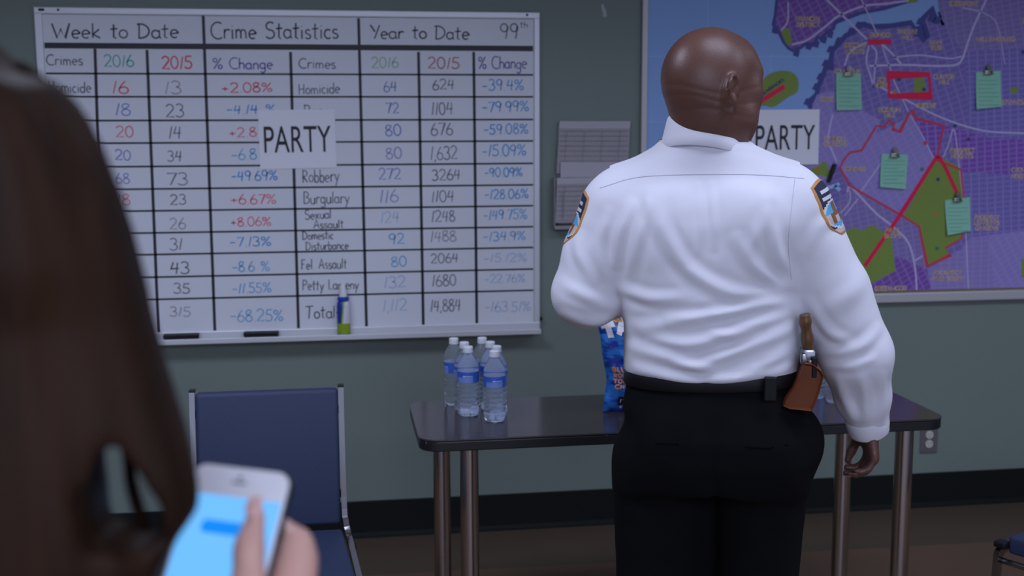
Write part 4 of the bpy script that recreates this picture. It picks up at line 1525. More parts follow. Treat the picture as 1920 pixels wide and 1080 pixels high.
def drape(name, pts2d, w, bvh, material, parent, dirn, frame, off=.0012, thick=.0012):
    """thin strip laid on a sculpted surface. pts2d in frame (origin, ax, ay); rays along dirn"""
    o, ax, ay = [np.array(q, float) for q in frame]
    pts = [np.array(p, float) for p in pts2d]
    bm = bmesh.new()
    rows = []
    n = len(pts)
    for i in range(n):
        t = pts[min(i + 1, n - 1)] - pts[max(i - 1, 0)]
        t /= np.linalg.norm(t) + 1e-9
        nn = np.array([-t[1], t[0]])
        row = []
        for s_ in (-1, -.5, 0, .5, 1):
            q = pts[i] + nn * w / 2 * s_
            p = o + ax * q[0] + ay * q[1]
            h = bvh.ray_cast(Vector(p), Vector(dirn))
            if h[0] is None:
                row = None
                break
            e = off if abs(s_) < 1 else -.0006
            row.append(bm.verts.new(h[0] - Vector(dirn).normalized() * e))
        if row:
            rows.append(row)
    for a, b in zip(rows[:-1], rows[1:]):
        for k in range(4):
            bm.faces.new((a[k], a[k + 1], b[k + 1], b[k]))
    return bm_obj(name, bm, material, parent, True)


def drape_patch(name, outline_fn, nu, nv, bvh, materials, parent, dirn, frame, off, matfn):
    """shield-like cloth patch projected on a sleeve; outline_fn(u,v in 0..1) -> local 2d"""
    o, ax, ay = [np.array(q, float) for q in frame]
    bm = bmesh.new()
    g = []
    for i in range(nu + 1):
        col = []
        for k in range(nv + 1):
            q = outline_fn(i / nu, k / nv)
            p = o + ax * q[0] + ay * q[1]
            h = bvh.ray_cast(Vector(p), Vector(dirn))
            edge = i in (0, nu) or k in (0, nv)
            col.append(bm.verts.new(h[0] + h[1] * (off if not edge else -.0008)) if h[0] is not None else None)
        g.append(col)
    for i in range(nu):
        for k in range(nv):
            vs = (g[i][k], g[i + 1][k], g[i + 1][k + 1], g[i][k + 1])
            if None not in vs:
                try:
                    f_ = bm.faces.new(vs)
                    f_.material_index = matfn((i + .5) / nu, (k + .5) / nv)
                except ValueError:
                    pass
    return bm_obj(name, bm, materials, parent, True)
# ------------------------------------------------------------------ the man in the white uniform shirt (local: x right, y away from the camera side)
man_ = thing('person', 'bald man in a white uniform shirt and black trousers, seen from behind, facing the map', 'person', (0.82, -2.0, 0), R(-18))
HC = np.array([0.004, 0.012, 1.690])
HA = R(-45)                                       # head turned to his right
Rh = rotz(HA)
Rl = Rh.T


def hp(x, y, z):
    return HC + Rh @ np.array([x, y, z])


SHL, ELL, WRL = np.array([-.212, -.005, 1.405]), np.array([-.268, -.015, 1.222]), np.array([-.130, .225, 1.205])
SHR, ELR, WRR = np.array([.192, .0, 1.405]), np.array([.325, .015, 1.095]), np.array([.364, .075, .925])


def sculpt_head(S, P, scale, Rm, face=True, ears=True):
    Rt = Rm.T
    k = scale
    S.ell(P(0, -.012 * k, .016 * k), np.array([.083, .106, .096]) * k, .02, Rt)
    S.ell(P(0, -.030 * k, .000 * k), np.array([.080, .086, .080]) * k, .02, Rt)
    S.ell(P(0, .036 * k, -.048 * k), np.array([.066, .061, .084]) * k, .03, Rt)
    S.ell(P(0, .080 * k, -.108 * k), np.array([.028, .024, .022]) * k, .025, Rt)
    for s in (-1, 1):
        S.ell(P(s * .048 * k, .020 * k, -.080 * k), np.array([.018, .038, .030]) * k, .04, Rt)
        S.ell(P(s * .043 * k, .060 * k, -.024 * k), np.array([.026, .022, .026]) * k, .04, Rt)
    S.ell(P(0, .076 * k, .020 * k), np.array([.060, .024, .018]) * k, .03, Rt)
    S.ell(P(0, .050 * k, .044 * k), np.array([.056, .046, .044]) * k, .03, Rt)
    # eye sockets, eyelids, nose, mouth
    for s in (-1, 1):
        S.ell(P(s * .034 * k, .104 * k, .002 * k), np.array([.020, .014, .011]) * k, .012, Rt, 'sub')
        S.ell(P(s * .034 * k, .080 * k, .001 * k), np.array([.0155, .0155, .0135]) * k, .004, Rt)
        S.ell(P(s * .034 * k, .0965 * k, .0005 * k), np.array([.0125, .0060, .0016]) * k, .002, Rt, 'sub')
    S.cap(P(0, .096 * k, .008 * k), P(0, .116 * k, -.034 * k), .008 * k, .012 * k, .012)
    for s in (-1, 1):
        S.ell(P(s * .013 * k, .106 * k, -.038 * k), np.array([.010, .012, .009]) * k, .008, Rt)
        S.ell(P(s * .007 * k, .116 * k, -.049 * k), np.array([.0035, .004, .004]) * k, .003, Rt, 'sub')
    S.ell(P(0, .094 * k, -.068 * k), np.array([.025, .012, .008]) * k, .010, Rt)
    S.ell(P(0, .091 * k, -.079 * k), np.array([.021, .012, .008]) * k, .010, Rt)
    S.ell(P(0, .108 * k, -.0735 * k), np.array([.023, .006, .0014]) * k, .003, Rt, 'sub')
    if ears:
        for s in (-1, 1):
            # ear: tilted shell with a rim, a bowl and a lobe
            tl = np.array([[math.cos(s * .45), math.sin(s * .45), 0], [-math.sin(s * .45), math.cos(s * .45), 0], [0, 0, 1]])
            ti = np.array([[1, 0, 0], [0, math.cos(.22), -math.sin(.22)], [0, math.sin(.22), math.cos(.22)]])
            Er = tl @ ti @ Rt
            ey, ez = (-.038 if s > 0 else -.012), -.017
            S.ell(P(s * (.0850 if s > 0 else .0930) * k, ey * k, ez * k), np.array([.0075, .0215, .030]) * k, .006, Er)
            rim = [(.0845, .014, .002), (.0890, .014, .016), (.0945, .004, .0270), (.1010, -.011, .0250), (.1050, -.021, .012), (.1040, -.0215, -.004), (.0985, -.013, -.018), (.0915, -.003, -.027)]
            S.chain([P(s * x * k, (ey + y) * k, (ez + z) * k) for x, y, z in rim], [.0034 * k, .0040 * k, .0042 * k, .0044 * k, .0042 * k, .0040 * k, .0042 * k, .0056 * k], .003)
            S.chain([P(s * x * k, (ey + y) * k, (ez + z) * k) for x, y, z in ((.0905, -.003, .020), (.0945, -.009, .006), (.0930, -.007, -.010))], [.0036 * k] * 3, .004)
            S.ell(P(s * .0890 * k, (ey + .002) * k, (ez - .027) * k), np.array([.0060, .0085, .008]) * k, .006, Er)
            if s > 0:
                S.ell(P(s * .0935 * k, (ey + .003) * k, (ez - .004) * k), np.array([.0085, .0065, .013]) * k, .003, Er, 'sub')
            if s > 0:
                S.ell(P(s * .0860 * k, (ey + .0135) * k, (ez - .004) * k), np.array([.0065, .0040, .007]) * k, .004, Er)


def sculpt_hand(S, W, d, side, thumb_dir, curl=(.35, .5, .4), spread=.021, fl=(.072, .080, .075, .060), palm=.088, tb=.062, curls=None):
    """hand from the wrist W: d = pointing direction of the palm, side = direction from little finger to index, thumb on the index side"""
    d = d / np.linalg.norm(d)
    side = side - d * (side @ d)
    side /= np.linalg.norm(side)
    nrm = np.cross(side, d)                       # palm faces +nrm * sign chosen by caller through thumb_dir
    nrm = nrm if nrm @ thumb_dir > 0 else -nrm
    base = W + d * .012
    for i, s in enumerate((.030, .010, -.010, -.028)):
        S.cap(W + side * s * .62 + d * .0, W + d * palm * (.98 if i in (1, 2) else .92) + side * s, .0145, .0115, .012)
    S.ell(W + d * palm * .35 + side * .024 + nrm * .010, (.016, .016, .020), .012)
    tips = []
    for i, s in enumerate((.031, .0105, -.0105, -.030)):
        m = W + d * palm * (1.0 if i in (1, 2) else .94) + side * s
        ang = 0
        p = m
        rr = (.0098, .0092, .0082, .0072) if i < 3 else (.0085, .0080, .0072, .0064)
        cl = curls[i] if curls else curl
        pts = [m - d * .012]
        rs = [rr[0] + .001]
        L = fl[i]
        pts.append(m)
        rs.append(rr[0])
        for j, (frac, c) in enumerate(zip((.46, .31, .23), cl)):
            ang += c
            dd = d * math.cos(ang) + nrm * math.sin(ang) + side * (s * .6) * .4
            dd /= np.linalg.norm(dd)
            p = p + dd * L * frac
            pts.append(p)
            rs.append(rr[j + 1])
        S.chain(pts, rs, .004)
        tips.append((pts[-1], dd, nrm * math.cos(ang) - d * math.sin(ang), rr[3]))
    # thumb from the side of the palm near its base
    t0 = W + d * palm * .22 + side * .026 + nrm * .006
    a = (side * .75 + d * .55 + nrm * .35)
    a /= np.linalg.norm(a)
    b = (side * .25 + d * .85 + nrm * .45)
    b /= np.linalg.norm(b)
    c = (d * .9 + nrm * .45 - side * .05)
    c /= np.linalg.norm(c)
    p1 = t0 + a * tb * .52
    p2 = p1 + b * tb * .52
    p3 = p2 + c * tb * .40
    S.chain([t0, p1, p2, p3], [.0150, .0118, .0100, .0082], .008)
    tips.append((p3, c, nrm, .0082))
    return tips


def body_man():
    xs = axis((-.42, .012), (-.12, .0036), (.13, .008), (.285, .005), (.44, .01), (.46,))
    ys = axis((-.20, .010), (-.115, .004), (.145, .010), (.36,))
    zs = axis((-.01, .02), (.79, .0045), (.93, .012), (1.52, .0036), (1.815,))
    S = Sculpt(xs, ys, zs)
    sculpt_head(S, hp, 1.04, Rh)
    # neck with its rolls
    S.cap((-.014, .014, 1.50), (-.003, .010, 1.63), .072, .066, .03)
    S.ell((-.008, -.018, 1.650), (.062, .058, .040), .05)
    S.ell((-.008, -.010, 1.600), (.064, .062, .050), .05)
    S.cap((.03, .03, 1.52), hp(.055, .03, -.085), .035, .03, .03)
    # trunk, arms and legs under the clothes
    S.loft([(.90, .02, 0, .17, .11), (1.05, .008, 0, .165, .112), (1.2, .0, 0, .165, .11), (1.38, -.01, 0, .17, .10), (1.46, -.012, 0, .13, .08), (1.52, -.014, .005, .06, .06)], .03)
    S.cap(SHL, ELL, .052, .042, .03)
    S.cap(ELL, WRL, .040, .028, .02)
    S.cap(SHR, ELR, .052, .042, .03)
    S.cap(ELR, WRR, .040, .027, .02)
    for s in (-1, 1):
        S.cap((.012 + s * .095, 0, .90), (.012 + s * .100, .012, .50), .085, .055, .04)
        S.cap((.012 + s * .100, .012, .50), (.012 + s * .105, -.01, .09), .052, .036, .03)
        S.cap((.012 + s * .105, -.02, .04), (.012 + s * .12, .12, .025), .035, .03, .03)
    tips = sculpt_hand(S, WRR + np.array([.004, -.004, -.010]), np.array([.10, -.06, -1.0]), np.array([-.10, 1.0, .0]), np.array([-1.0, .1, 0]),
                       curl=(.62, .70, .45), palm=.070, fl=(.066, .074, .068, .056))
    sculpt_hand(S, WRL + np.array([.02, .01, 0]), np.array([.75, .65, -.1]), np.array([-.3, .3, 1.0]), np.array([0.3, -.6, .0]), curl=(.6, .7, .5))
    V, F = S.mesh(2)
    # furrows of the nape
    n = vnormals(V, F)
    rel = (V - HC) @ Rh
    ph = np.exp(-((V[:, 1] + .07) / .075) ** 2)
    for z0, a, w in ((1.672, .0010, .0055), (1.650, .0008, .0045), (1.622, .0008, .005)):
        zc = z0 + .010 * np.sin(V[:, 0] * 28 + z0 * 40)
        V = V - n * (a * ph * np.exp(-((V[:, 2] - zc) / w) ** 2) * (V[:, 2] > 1.57))[:, None]
    hd = V[:, 2] > 1.57
    V = V + n * (noise3(V, 55, 3) * .0006 * hd)[:, None]
    fc = rel[F].mean(1)
    fm = np.zeros(len(F), int)
    lips = ((fc[:, 0] / .027) ** 2 + ((fc[:, 2] + .077) / .013) ** 2 < 1) & (fc[:, 1] > .085)
    fm[lips] = 1
    np_obj('body', V, F, [M['skin'], M['lip']], man_, fm)
    for (p, d, nn, r) in tips:
        bm = bmesh.new()
        bmesh.ops.create_uvsphere(bm, u_segments=10, v_segments=8, radius=1.0)
        d = d / np.linalg.norm(d)
        nn = -nn / np.linalg.norm(nn)
        nn = nn - d * (nn @ d)
        nn /= np.linalg.norm(nn)
        sd = np.cross(d, nn)
        for v in bm.verts:
            q = p + nn * r * .86 + sd * v.co.x * r * .72 + d * v.co.y * r * .95 + nn * v.co.z * .0014
            v.co = q
        bm_obj('fingernail', bm, M['nail'], man_, True)
    for s in (-1, 1):
        bm = bmesh.new()
        bmesh.ops.create_uvsphere(bm, u_segments=20, v_segments=14, radius=.0128 * 1.04)
        c = hp(s * .034 * 1.04, .0835 * 1.04, .001)
        for f in bm.faces:
            q = f.calc_center_median()
            l = Rh.T @ np.array(q[:])
            f.material_index = 1 if l[1] > .0108 else 0
        for v in bm.verts:
            v.co += Vector(c)
        bm_obj('eye', bm, [M['eyewhite'], M['iris']], man_, True)


body_man()

# shirt -------------------------------------------------------------
FOLDS = [  # polyline in (x, z) on the back, height, half width
    ([(-.128, 1.455), (-.098, 1.375), (-.045, 1.300), (.040, 1.250), (.150, 1.232)], .0075, .013),
    ([(-.105, 1.46), (-.085, 1.38), (-.05, 1.32)], .0035, .010),
    ([(.175, 1.222), (.09, 1.215), (-.01, 1.195), (-.08, 1.190)], .0080, .010),
    ([(.175, 1.245), (.10, 1.300), (.06, 1.36)], .0060, .012),
    ([(.180, 1.262), (.145, 1.330), (.125, 1.41)], .0055, .012),
    ([(.178, 1.205), (.06, 1.165), (-.04, 1.135), (-.13, 1.150)], .0070, .012),
    ([(.180, 1.165), (.08, 1.130), (.0, 1.095), (-.06, 1.085)], .0065, .011),
    ([(-.165, 1.115), (-.08, 1.105), (.02, 1.075), (.10, 1.085)], .0060, .011),
    ([(-.165, 1.160), (-.11, 1.170), (-.02, 1.185)], .0050, .012),
    ([(-.195, 1.30), (-.190, 1.36), (-.165, 1.43)], .0055, .010),
    ([(-.170, 1.265), (-.150, 1.35), (-.130, 1.43)], .0050, .011),
    ([(-.185, 1.245), (-.12, 1.230), (-.05, 1.235)], .0060, .011),
    ([(-.022, 1.47), (-.018, 1.40), (-.020, 1.33)], .0030, .006),
    ([(.005, 1.47), (.010, 1.40), (.012, 1.34)], .0030, .007),
    ([(.12, 1.46), (.115, 1.40), (.09, 1.34)], .0035, .012),
    ([(-.15, 1.07), (-.04, 1.058), (.08, 1.063), (.17, 1.08)], .0070, .009),
    ([(.02, 1.055), (.09, 1.075), (.17, 1.115)], .0050, .010),
    ([(.0, 1.17), (.05, 1.155), (.10, 1.158)], .0040, .010),
    # right sleeve
    ([(.215, 1.22), (.255, 1.16), (.30, 1.135)], .0055, .010),
    ([(.250, 1.105), (.290, 1.112), (.330, 1.13), (.365, 1.16)], .0070, .011),
    ([(.262, 1.080), (.305, 1.085), (.350, 1.10)], .0055, .010),
    ([(.280, 1.055), (.30, 1.00), (.325, .95)], .0050, .009),
    ([(.325, 1.070), (.345, 1.01), (.352, .95)], .0045, .010),
    ([(.375, 1.060), (.385, 1.0), (.385, .94)], .0045, .009),
    ([(.205, 1.33), (.230, 1.38), (.26, 1.40)], .0035, .012),
    ([(.24, 1.20), (.30, 1.24), (.325, 1.27)], .0030, .016),
    # left sleeve
    ([(-.225, 1.27), (-.235, 1.34), (-.215, 1.41)], .0045, .010),
    ([(-.205, 1.20), (-.255, 1.225), (-.31, 1.25)], .0045, .011),
    ([(-.205, 1.17), (-.25, 1.165), (-.31, 1.18)], .0050, .011),
    ([(-.245, 1.26), (-.28, 1.32), (-.28, 1.36)], .0035, .010),
]


def sculpt_shirt():
    xs = axis((-.40, .0052), (.46,))
    ys = axis((-.20, .0052), (.17, .009), (.32,))
    zs = axis((.88, .0052), (1.60,))
    S = Sculpt(xs, ys, zs)
    S.loft([(1.040, .008, .0, .178, .128), (1.058, .010, .0, .193, .139), (1.085, .010, .0, .194, .142), (1.16, .006, .0, .190, .140), (1.24, -.012, .0, .197, .136),
            (1.32, -.014, .0, .208, .130), (1.385, -.014, .0, .216, .120), (1.425, -.013, .002, .208, .108), (1.455, -.013, .004, .188, .098), (1.485, -.014, .006, .155, .088),
            (1.515, -.015, .008, .115, .080), (1.545, -.016, .010, .082, .074)], .01, 2.45)
    # shoulder blades and trapezius
    S.ell((-.095, -.080, 1.375), (.085, .045, .085), .05)
    S.ell((.080, -.080, 1.380), (.085, .045, .085), .05)
    S.cap((-.02, .0, 1.535), (-.175, .0, 1.450), .055, .060, .04)
    S.cap((-.01, .0, 1.535), (.155, .0, 1.458), .055, .060, .04)
    # sleeves
    S.cap(SHL + (.008, 0, .005), SHL * .45 + ELL * .55, .079, .077, .05)
    S.cap(SHL * .45 + ELL * .55, ELL, .077, .077, .02)
    S.cap(ELL, WRL, .074, .045, .02)
    S.cap(WRL, WRL + (.012, .022, -.008), .040, .040, .012)
    S.cap(SHR + (-.008, 0, .005), SHR * .45 + ELR * .55, .081, .082, .05)
    S.cap(SHR * .45 + ELR * .55, ELR, .082, .079, .02)
    S.cap(ELR, ELR * .4 + WRR * .6, .078, .062, .02)
    S.cap(ELR * .4 + WRR * .6, WRR + (.002, .0, .004), .060, .047, .015)
    V, F = S.mesh(3)
    n = vnormals(V, F)
    back = np.clip(-n[:, 1] * 1.6 + .25, 0, 1)
    disp = np.zeros(len(V))
    for pts, h, w in FOLDS:
        pts = np.array(catmull(pts, 5))
        best = np.full(len(V), 9.0)
        tt = np.zeros(len(V))
        for i in range(len(pts) - 1):
            a, b = pts[i], pts[i + 1]
            d = b - a
            t = np.clip(((V[:, 0] - a[0]) * d[0] + (V[:, 2] - a[1]) * d[1]) / (d @ d), 0, 1)
            q = np.hypot(V[:, 0] - a[0] - t * d[0], V[:, 2] - a[1] - t * d[1])
            m = q < best
            best[m] = q[m]
            tt[m] = (i + t[m]) / (len(pts) - 1)
        env = np.sin(PI * np.clip(tt * .86 + .07, 0, 1)) ** .8
        prof = np.exp(-(best / w) ** 2) - .55 * np.exp(-((best - 1.9 * w) / (w * .9)) ** 2)
        disp += h * .80 * env * prof
    disp *= back
    disp += noise3(V * np.array([1, 1, .7]), 42, 5) * .0010 + noise3(V, 95, 8) * .0004
    keep = np.clip((1.53 - V[:, 2]) / .05, 0, 1)
    V = V + n * (disp * keep)[:, None]
    return V, F


SV, SF = sculpt_shirt()
shirt = np_obj('shirt', SV, SF, M['shirt'], man_)
SB = BVHTree.FromPolygons([Vector(v) for v in SV], [tuple(f) for f in SF.tolist()])
BK = ((0, -1.0, 0), (1, 0, 0), (0, 0, 1))
drape('yoke_seam', catmull([(-.235, 1.462), (-.15, 1.486), (-.02, 1.493), (.10, 1.492), (.198, 1.484)], 9), .0020, SB, M['thread'], shirt, (0, 1, 0), BK, .0008)
drape('armhole_seam', catmull([(.178, 1.485), (.170, 1.42), (.166, 1.35), (.176, 1.27)], 9), .0014, SB, M['thread'], shirt, (0, 1, 0), BK, .0008)
# collar: stand and turned-down leaf
bm = bmesh.new()
nseg = 56
prof = [(.0745, 1.540, 0), (.0745, 1.620, 0), (.0765, 1.6255, 0), (.0795, 1.6250, 0), (.0835, 1.610, 0), (.0915, 1.575, .3), (.0955, 1.5550, 1), (.0935, 1.5530, 1), (.0880, 1.570, .5), (.0790, 1.568, 0)]
rings = []
for i in range(nseg + 1):
    a = R(90 + 14 + (332) * i / nseg)               # open at the throat
    fr = math.sin(a)
    ring = []
    for (r, z, lf) in prof:
        zz = z - .046 * (fr + 1) / 2 * 1.15 - .010 * math.cos(a) * .9 + (-.008 * lf if fr > .6 else 0)
        rr = r * (.965 + .02 * math.cos(2 * a)) + .004 * lf * max(0, fr)
        ring.append(bm.verts.new((-.016 + rr * math.cos(a), .006 + rr * math.sin(a) * .98, zz)))
    rings.append(ring)
for a, b in zip(rings[:-1], rings[1:]):
    for k in range(len(prof)):
        bm.faces.new((a[k], a[(k + 1) % len(prof)], b[(k + 1) % len(prof)], b[k]))
bm.faces.new(rings[0])
bm.faces.new(rings[-1][::-1])
bm_obj('collar', bm, M['shirt'], shirt, True)
# epaulettes laid over the shoulders
for s in (1, -1):
    ep = drape('epaulette', catmull([(s * .078 - .013, .006), (s * .12 - .013, .004), (s * .16 - .013, .003), (s * .205 - .013, .002)], 6), .046, SB, M['shirt'], shirt, (0, 0, -1), ((0, 0, 2.0), (1, 0, 0), (0, 1, 0)), .0042)
    h = SB.ray_cast(Vector((s * .095 - .013, .004, 2)), Vector((0, 0, -1)))
    bm = bmesh.new()
    bmesh.ops.create_uvsphere(bm, u_segments=14, v_segments=8, radius=.006)
    for v in bm.verts:
        v.co = Vector((v.co.x, v.co.y, v.co.z * .5)) + h[0] + Vector((0, 0, .0050))
    bm_obj('button', bm, mat('brass_button', (.55, .42, .18), .3, .9), ep, True)
# cuffs with a placket slit
for W_w, E_w in ((WRR, ELR), (WRL, ELL)):
    d = Vector(W_w - E_w).normalized()
    bm = bmesh.new()
    ax_ = d.orthogonal().normalized()
    bx_ = d.cross(ax_)
    rings = []
    for (t, r) in ((-.040, .0475), (-.038, .0500), (.018, .0460), (.022, .0440), (.020, .0410), (-.03, .042)):
        rings.append([bm.verts.new(Vector(W_w) + d * t + (ax_ * math.cos(2 * PI * k / 30) + bx_ * math.sin(2 * PI * k / 30)) * r) for k in range(30)])
    for a, b in zip(rings, rings[1:] + rings[:1]):
        for k in range(30):
            bm.faces.new((a[k], a[(k + 1) % 30], b[(k + 1) % 30], b[k]))
    bm_obj('cuff', bm, M['shirt'], shirt, True)
# shoulder patches: gold edge, navy field, white arc of lettering, painted seal
PM = [mat('patch_gold_edge', (.52, .25, .07), .7), mat('patch_navy', (.018, .020, .06), .8), mat('patch_white', (.60, .60, .62), .8),
      mat('patch_sky', (.08, .36, .62), .8), mat('patch_brown', (.20, .09, .035), .8), mat('patch_cream', (.52, .42, .40), .8)]


def patch_mat(u, v):
    if u < .09 or u > .91 or v < .07 or v > .93:
        return 0
    if v > .76:
        return 2 if (.80 < v < .89 and .2 < u < .8) else 1
    if v > .68:
        return 2 if .16 < u < .84 else 1
    x, y = (u - .5) * 2, (v - .40) / .28
    r = x * x + y * y
    if r < .70:
        if abs(x) < .24 and y > -.5:
            return 4 if y > -.1 else 5
        if y > .12:
            return 3
        if y < -.55:
            return 3
        return 5 if abs(x) > .5 else 4
    if r < .95:
        return 2
    return 1 if v > .16 else 5


def patch_outline(W2, H2):
    def fn(u, v):
        w = W2 * (1.0 - .80 * max(0, (.34 - v) / .34) ** 1.5) * (1 - .10 * max(0, v - .8) / .2)
        return ((u - .5) * w, (v - .5) * H2 + (.010 * (1 - (2 * u - 1) ** 2) if v > .9 else 0))
    return fn


for s, c, dv in ((1, (.262, -.030, 1.420), (-.86, .36, -.36)), (-1, (-.292, -.018, 1.388), (.93, .17, -.30))):
    dv = np.array(dv)
    dv /= np.linalg.norm(dv)
    up = np.array([-s * .42, 0, 1.0])
    up -= dv * (up @ dv)
    up /= np.linalg.norm(up)
    sd = np.cross(up, dv)
    o = np.array(c) - dv * .3
    drape_patch('shoulder_patch', patch_outline(.098, .122), 26, 32, SB, PM, shirt, tuple(dv), (o, sd, up), .0018, patch_mat)

# trousers ----------------------------------------------------------
def sculpt_trousers():
    xs = axis((-.26, .008), (.32,))
    ys = axis((-.20, .008), (.20,))
    zs = axis((.0, .012), (.52, .008), (1.07,))
    S = Sculpt(xs, ys, zs)
    S.loft([(.80, .022, -.005, .196, .142), (.87, .037, -.010, .207, .152), (.92, .037, -.010, .206, .152), (.97, .018, -.004, .203, .146), (1.030, .012, .0, .188, .132), (1.062, .010, .0, .182, .128)], .02, 2.5)
    for s in (-1, 1):
        S.ell((.022 + s * .085, -.095, .890), (.080, .052, .090), .04)
        S.cap((.012 + s * .112, -.002, .84), (.010 + s * .105, .010, .50), .108, .098, .04)
        S.cap((.010 + s * .105, .010, .50), (.012 + s * .108, -.008, .045), .096, .078, .03)
    S.ell((.218, .0, .900), (.040, .065, .058), .04)              # right hip pocket standing off under the holster
    V, F = S.mesh(2)
    n = vnormals(V, F)
    d = noise3(V * np.array([1, 1, .6]), 28, 11) * .0020 + noise3(V, 60, 12) * .0010
    d -= .006 * np.exp(-((V[:, 0] - .024) / .010) ** 2) * (n[:, 1] < 0) * np.clip((.99 - V[:, 2]) / .1, 0, 1)
    V = V + n * d[:, None]
    V[:, 2] = np.maximum(V[:, 2], .022)
    return V, F


TV, TF = sculpt_trousers()
tro = np_obj('trousers', TV, TF, M['trousers'], man_)
TB = BVHTree.FromPolygons([Vector(v) for v in TV], [tuple(f) for f in TF.tolist()])
welt = mat('pocket_welt', (.0045, .0045, .0055), .95, spec=.05)
drape('back_pocket', [(-.150, .927), (-.10, .922), (-.055, .925)], .008, TB, welt, tro, (0, 1, 0), BK, .0022)
drape('back_pocket', [(.085, .925), (.13, .922), (.175, .927)], .008, TB, welt, tro, (0, 1, 0), BK, .0022)
# belt
bm = bmesh.new()
secs = []
for k in range(72):
    a = 2 * PI * k / 72
    ca, sa = math.cos(a), math.sin(a)
    q = (abs(ca) ** 2.5 + abs(sa) ** 2.5) ** (-1 / 2.5)
    secs.append((ca * q, sa * q))
rings = []
for (z, e) in ((1.032, .000), (1.032, .006), (1.035, .008), (1.058, .006), (1.062, .004), (1.062, -.002)):
    rings.append([bm.verts.new((.012 + (.188 + e) * x, (.133 + e) * y, z + .006 * x)) for x, y in secs])
for a, b in zip(rings[:-1], rings[1:]):
    for k in range(72):
        bm.faces.new((a[k], a[(k + 1) % 72], b[(k + 1) % 72], b[k]))
belt = bm_obj('belt', bm, M['leather'], man_, True, angle=R(45))
for xk in (.135,):
    bm = bmesh.new()
    box(bm, (xk, -.1375, 1.045), (.026, .012, .052), .003)
    bm_obj('belt_keeper', bm, M['leather'], belt)
bm = bmesh.new()
box(bm, (.0, .1425, 1.043), (.050, .008, .046), .003)
bm_obj('buckle', bm, M['steel'], belt)
# holster with the pistol standing in it on the right hip
bm = bmesh.new()
oc = [(.163, 1.006), (.168, 1.020), (.184, 1.042), (.196, 1.070), (.205, 1.098), (.222, 1.096), (.240, 1.082), (.245, 1.072), (.238, 1.040), (.228, 1.006), (.222, .996), (.200, .998), (.178, 1.000)]
for zside in (0,):
    lay = []
    for (y, sh) in ((-.112, .90), (-.122, 1.0), (-.060, 1.03), (.010, 1.0), (.022, .9)):
        cx, cz = .205, 1.045
        lay.append([bm.verts.new((cx + (x - cx) * sh, y - .10 * max(0, .215 - x) * (1 if y < -.05 else 0), cz + (z - cz) * sh)) for x, z in oc])
    for a, b in zip(lay[:-1], lay[1:]):
        for k in range(len(oc)):
            bm.faces.new((a[k], a[(k + 1) % len(oc)], b[(k + 1) % len(oc)], b[k]))
    bm.faces.new(lay[0])
    bm.faces.new(lay[-1][::-1])
hol = bm_obj('holster', bm, M['holster'], man_, True, angle=R(35))
bm = bmesh.new()                                       # butt of the pistol curving up above the holster
pts = catmull([(.222, -.070, 1.085), (.219, -.076, 1.115), (.212, -.082, 1.150), (.206, -.085, 1.180), (.203, -.086, 1.197)], 5)
tube(bm, pts, [.017 + .002 * math.sin(k * .9) for k in range(len(pts))], 16)
for v in bm.verts:
    v.co.x = .210 + (v.co.x - .210) * .72
bm_obj('pistol_grip', bm, M['grip'], hol, True)
bm = bmesh.new()
box(bm, (.214, -.078, 1.110), (.030, .050, .030), .006)
box(bm, (.2035, -.106, 1.106), (.014, .018, .024), .005)
box(bm, (.222, -.098, 1.097), (.018, .016, .012), .004)
bm_obj('pistol_frame', bm, M['steel'], hol, True, angle=R(40))
bm = bmesh.new()
box(bm, (.226, -.104, 1.088), (.012, .020, .045), .003)
bm_obj('thumb_strap', bm, M['leather'], hol)
# shoes
for s in (-1, 1):
    bm = bmesh.new()
    S = Sculpt(axis((-.06, .008), (.06,)), axis((-.12, .008), (.20,)), axis((-.02, .008), (.13,)))
    S.cap((0, -.07, .045), (0, .02, .050), .040, .042, .02)
    S.cap((0, .02, .045), (0, .145, .030), .042, .036, .02)
    S.cap((0, -.055, .06), (0, -.04, .105), .040, .040, .02)
    V, F = S.mesh(2)
    V[:, 2] = np.maximum(V[:, 2], .0)
    V[:, 0] += .012 + s * .110 + V[:, 1] * s * .12
    np_obj('shoe', V, F, M['shoe'], man_)
    bm.free()
# ------------------------------------------------------------------ the woman with the phone in the foreground
WY = -3.78
wo = thing('person', 'long-haired brunette woman in a dark top in the blurred foreground, holding up a phone', 'person', (-0.275, WY, 0), R(0))
PH_T = np.array([-.067, -3.66, 1.354])                 # middle of the phone's top edge
PA = np.array([.93377, -.35325, -.05726])
PB = np.array([.24633, .51841, .81889])
PN = np.array([-.25959, -.77876, .57109])
PC = PH_T - PB * .079
WO = np.array([-.275, WY, 0])


def wl2(p):
    return np.array(p) - WO


WHC = np.array([.0, .0, 1.555])
WHA = R(-28)
Rw = rotz(WHA) @ np.array([[1, 0, 0], [0, math.cos(-.35), -math.sin(-.35)], [0, math.sin(-.35), math.cos(-.35)]])


def hpw(x, y, z):
    return WHC + Rw @ np.array([x, y, z])


def phone_pt(a, b, n=0.0):
    """point on the phone: a across (right), b up from its centre, n above the glass; in the woman's frame"""
    return wl2(PC + PA * a + PB * b + PN * n)


def hold(a, b, n):
    return phone_pt(a * .90 + .003, b + .047, n)


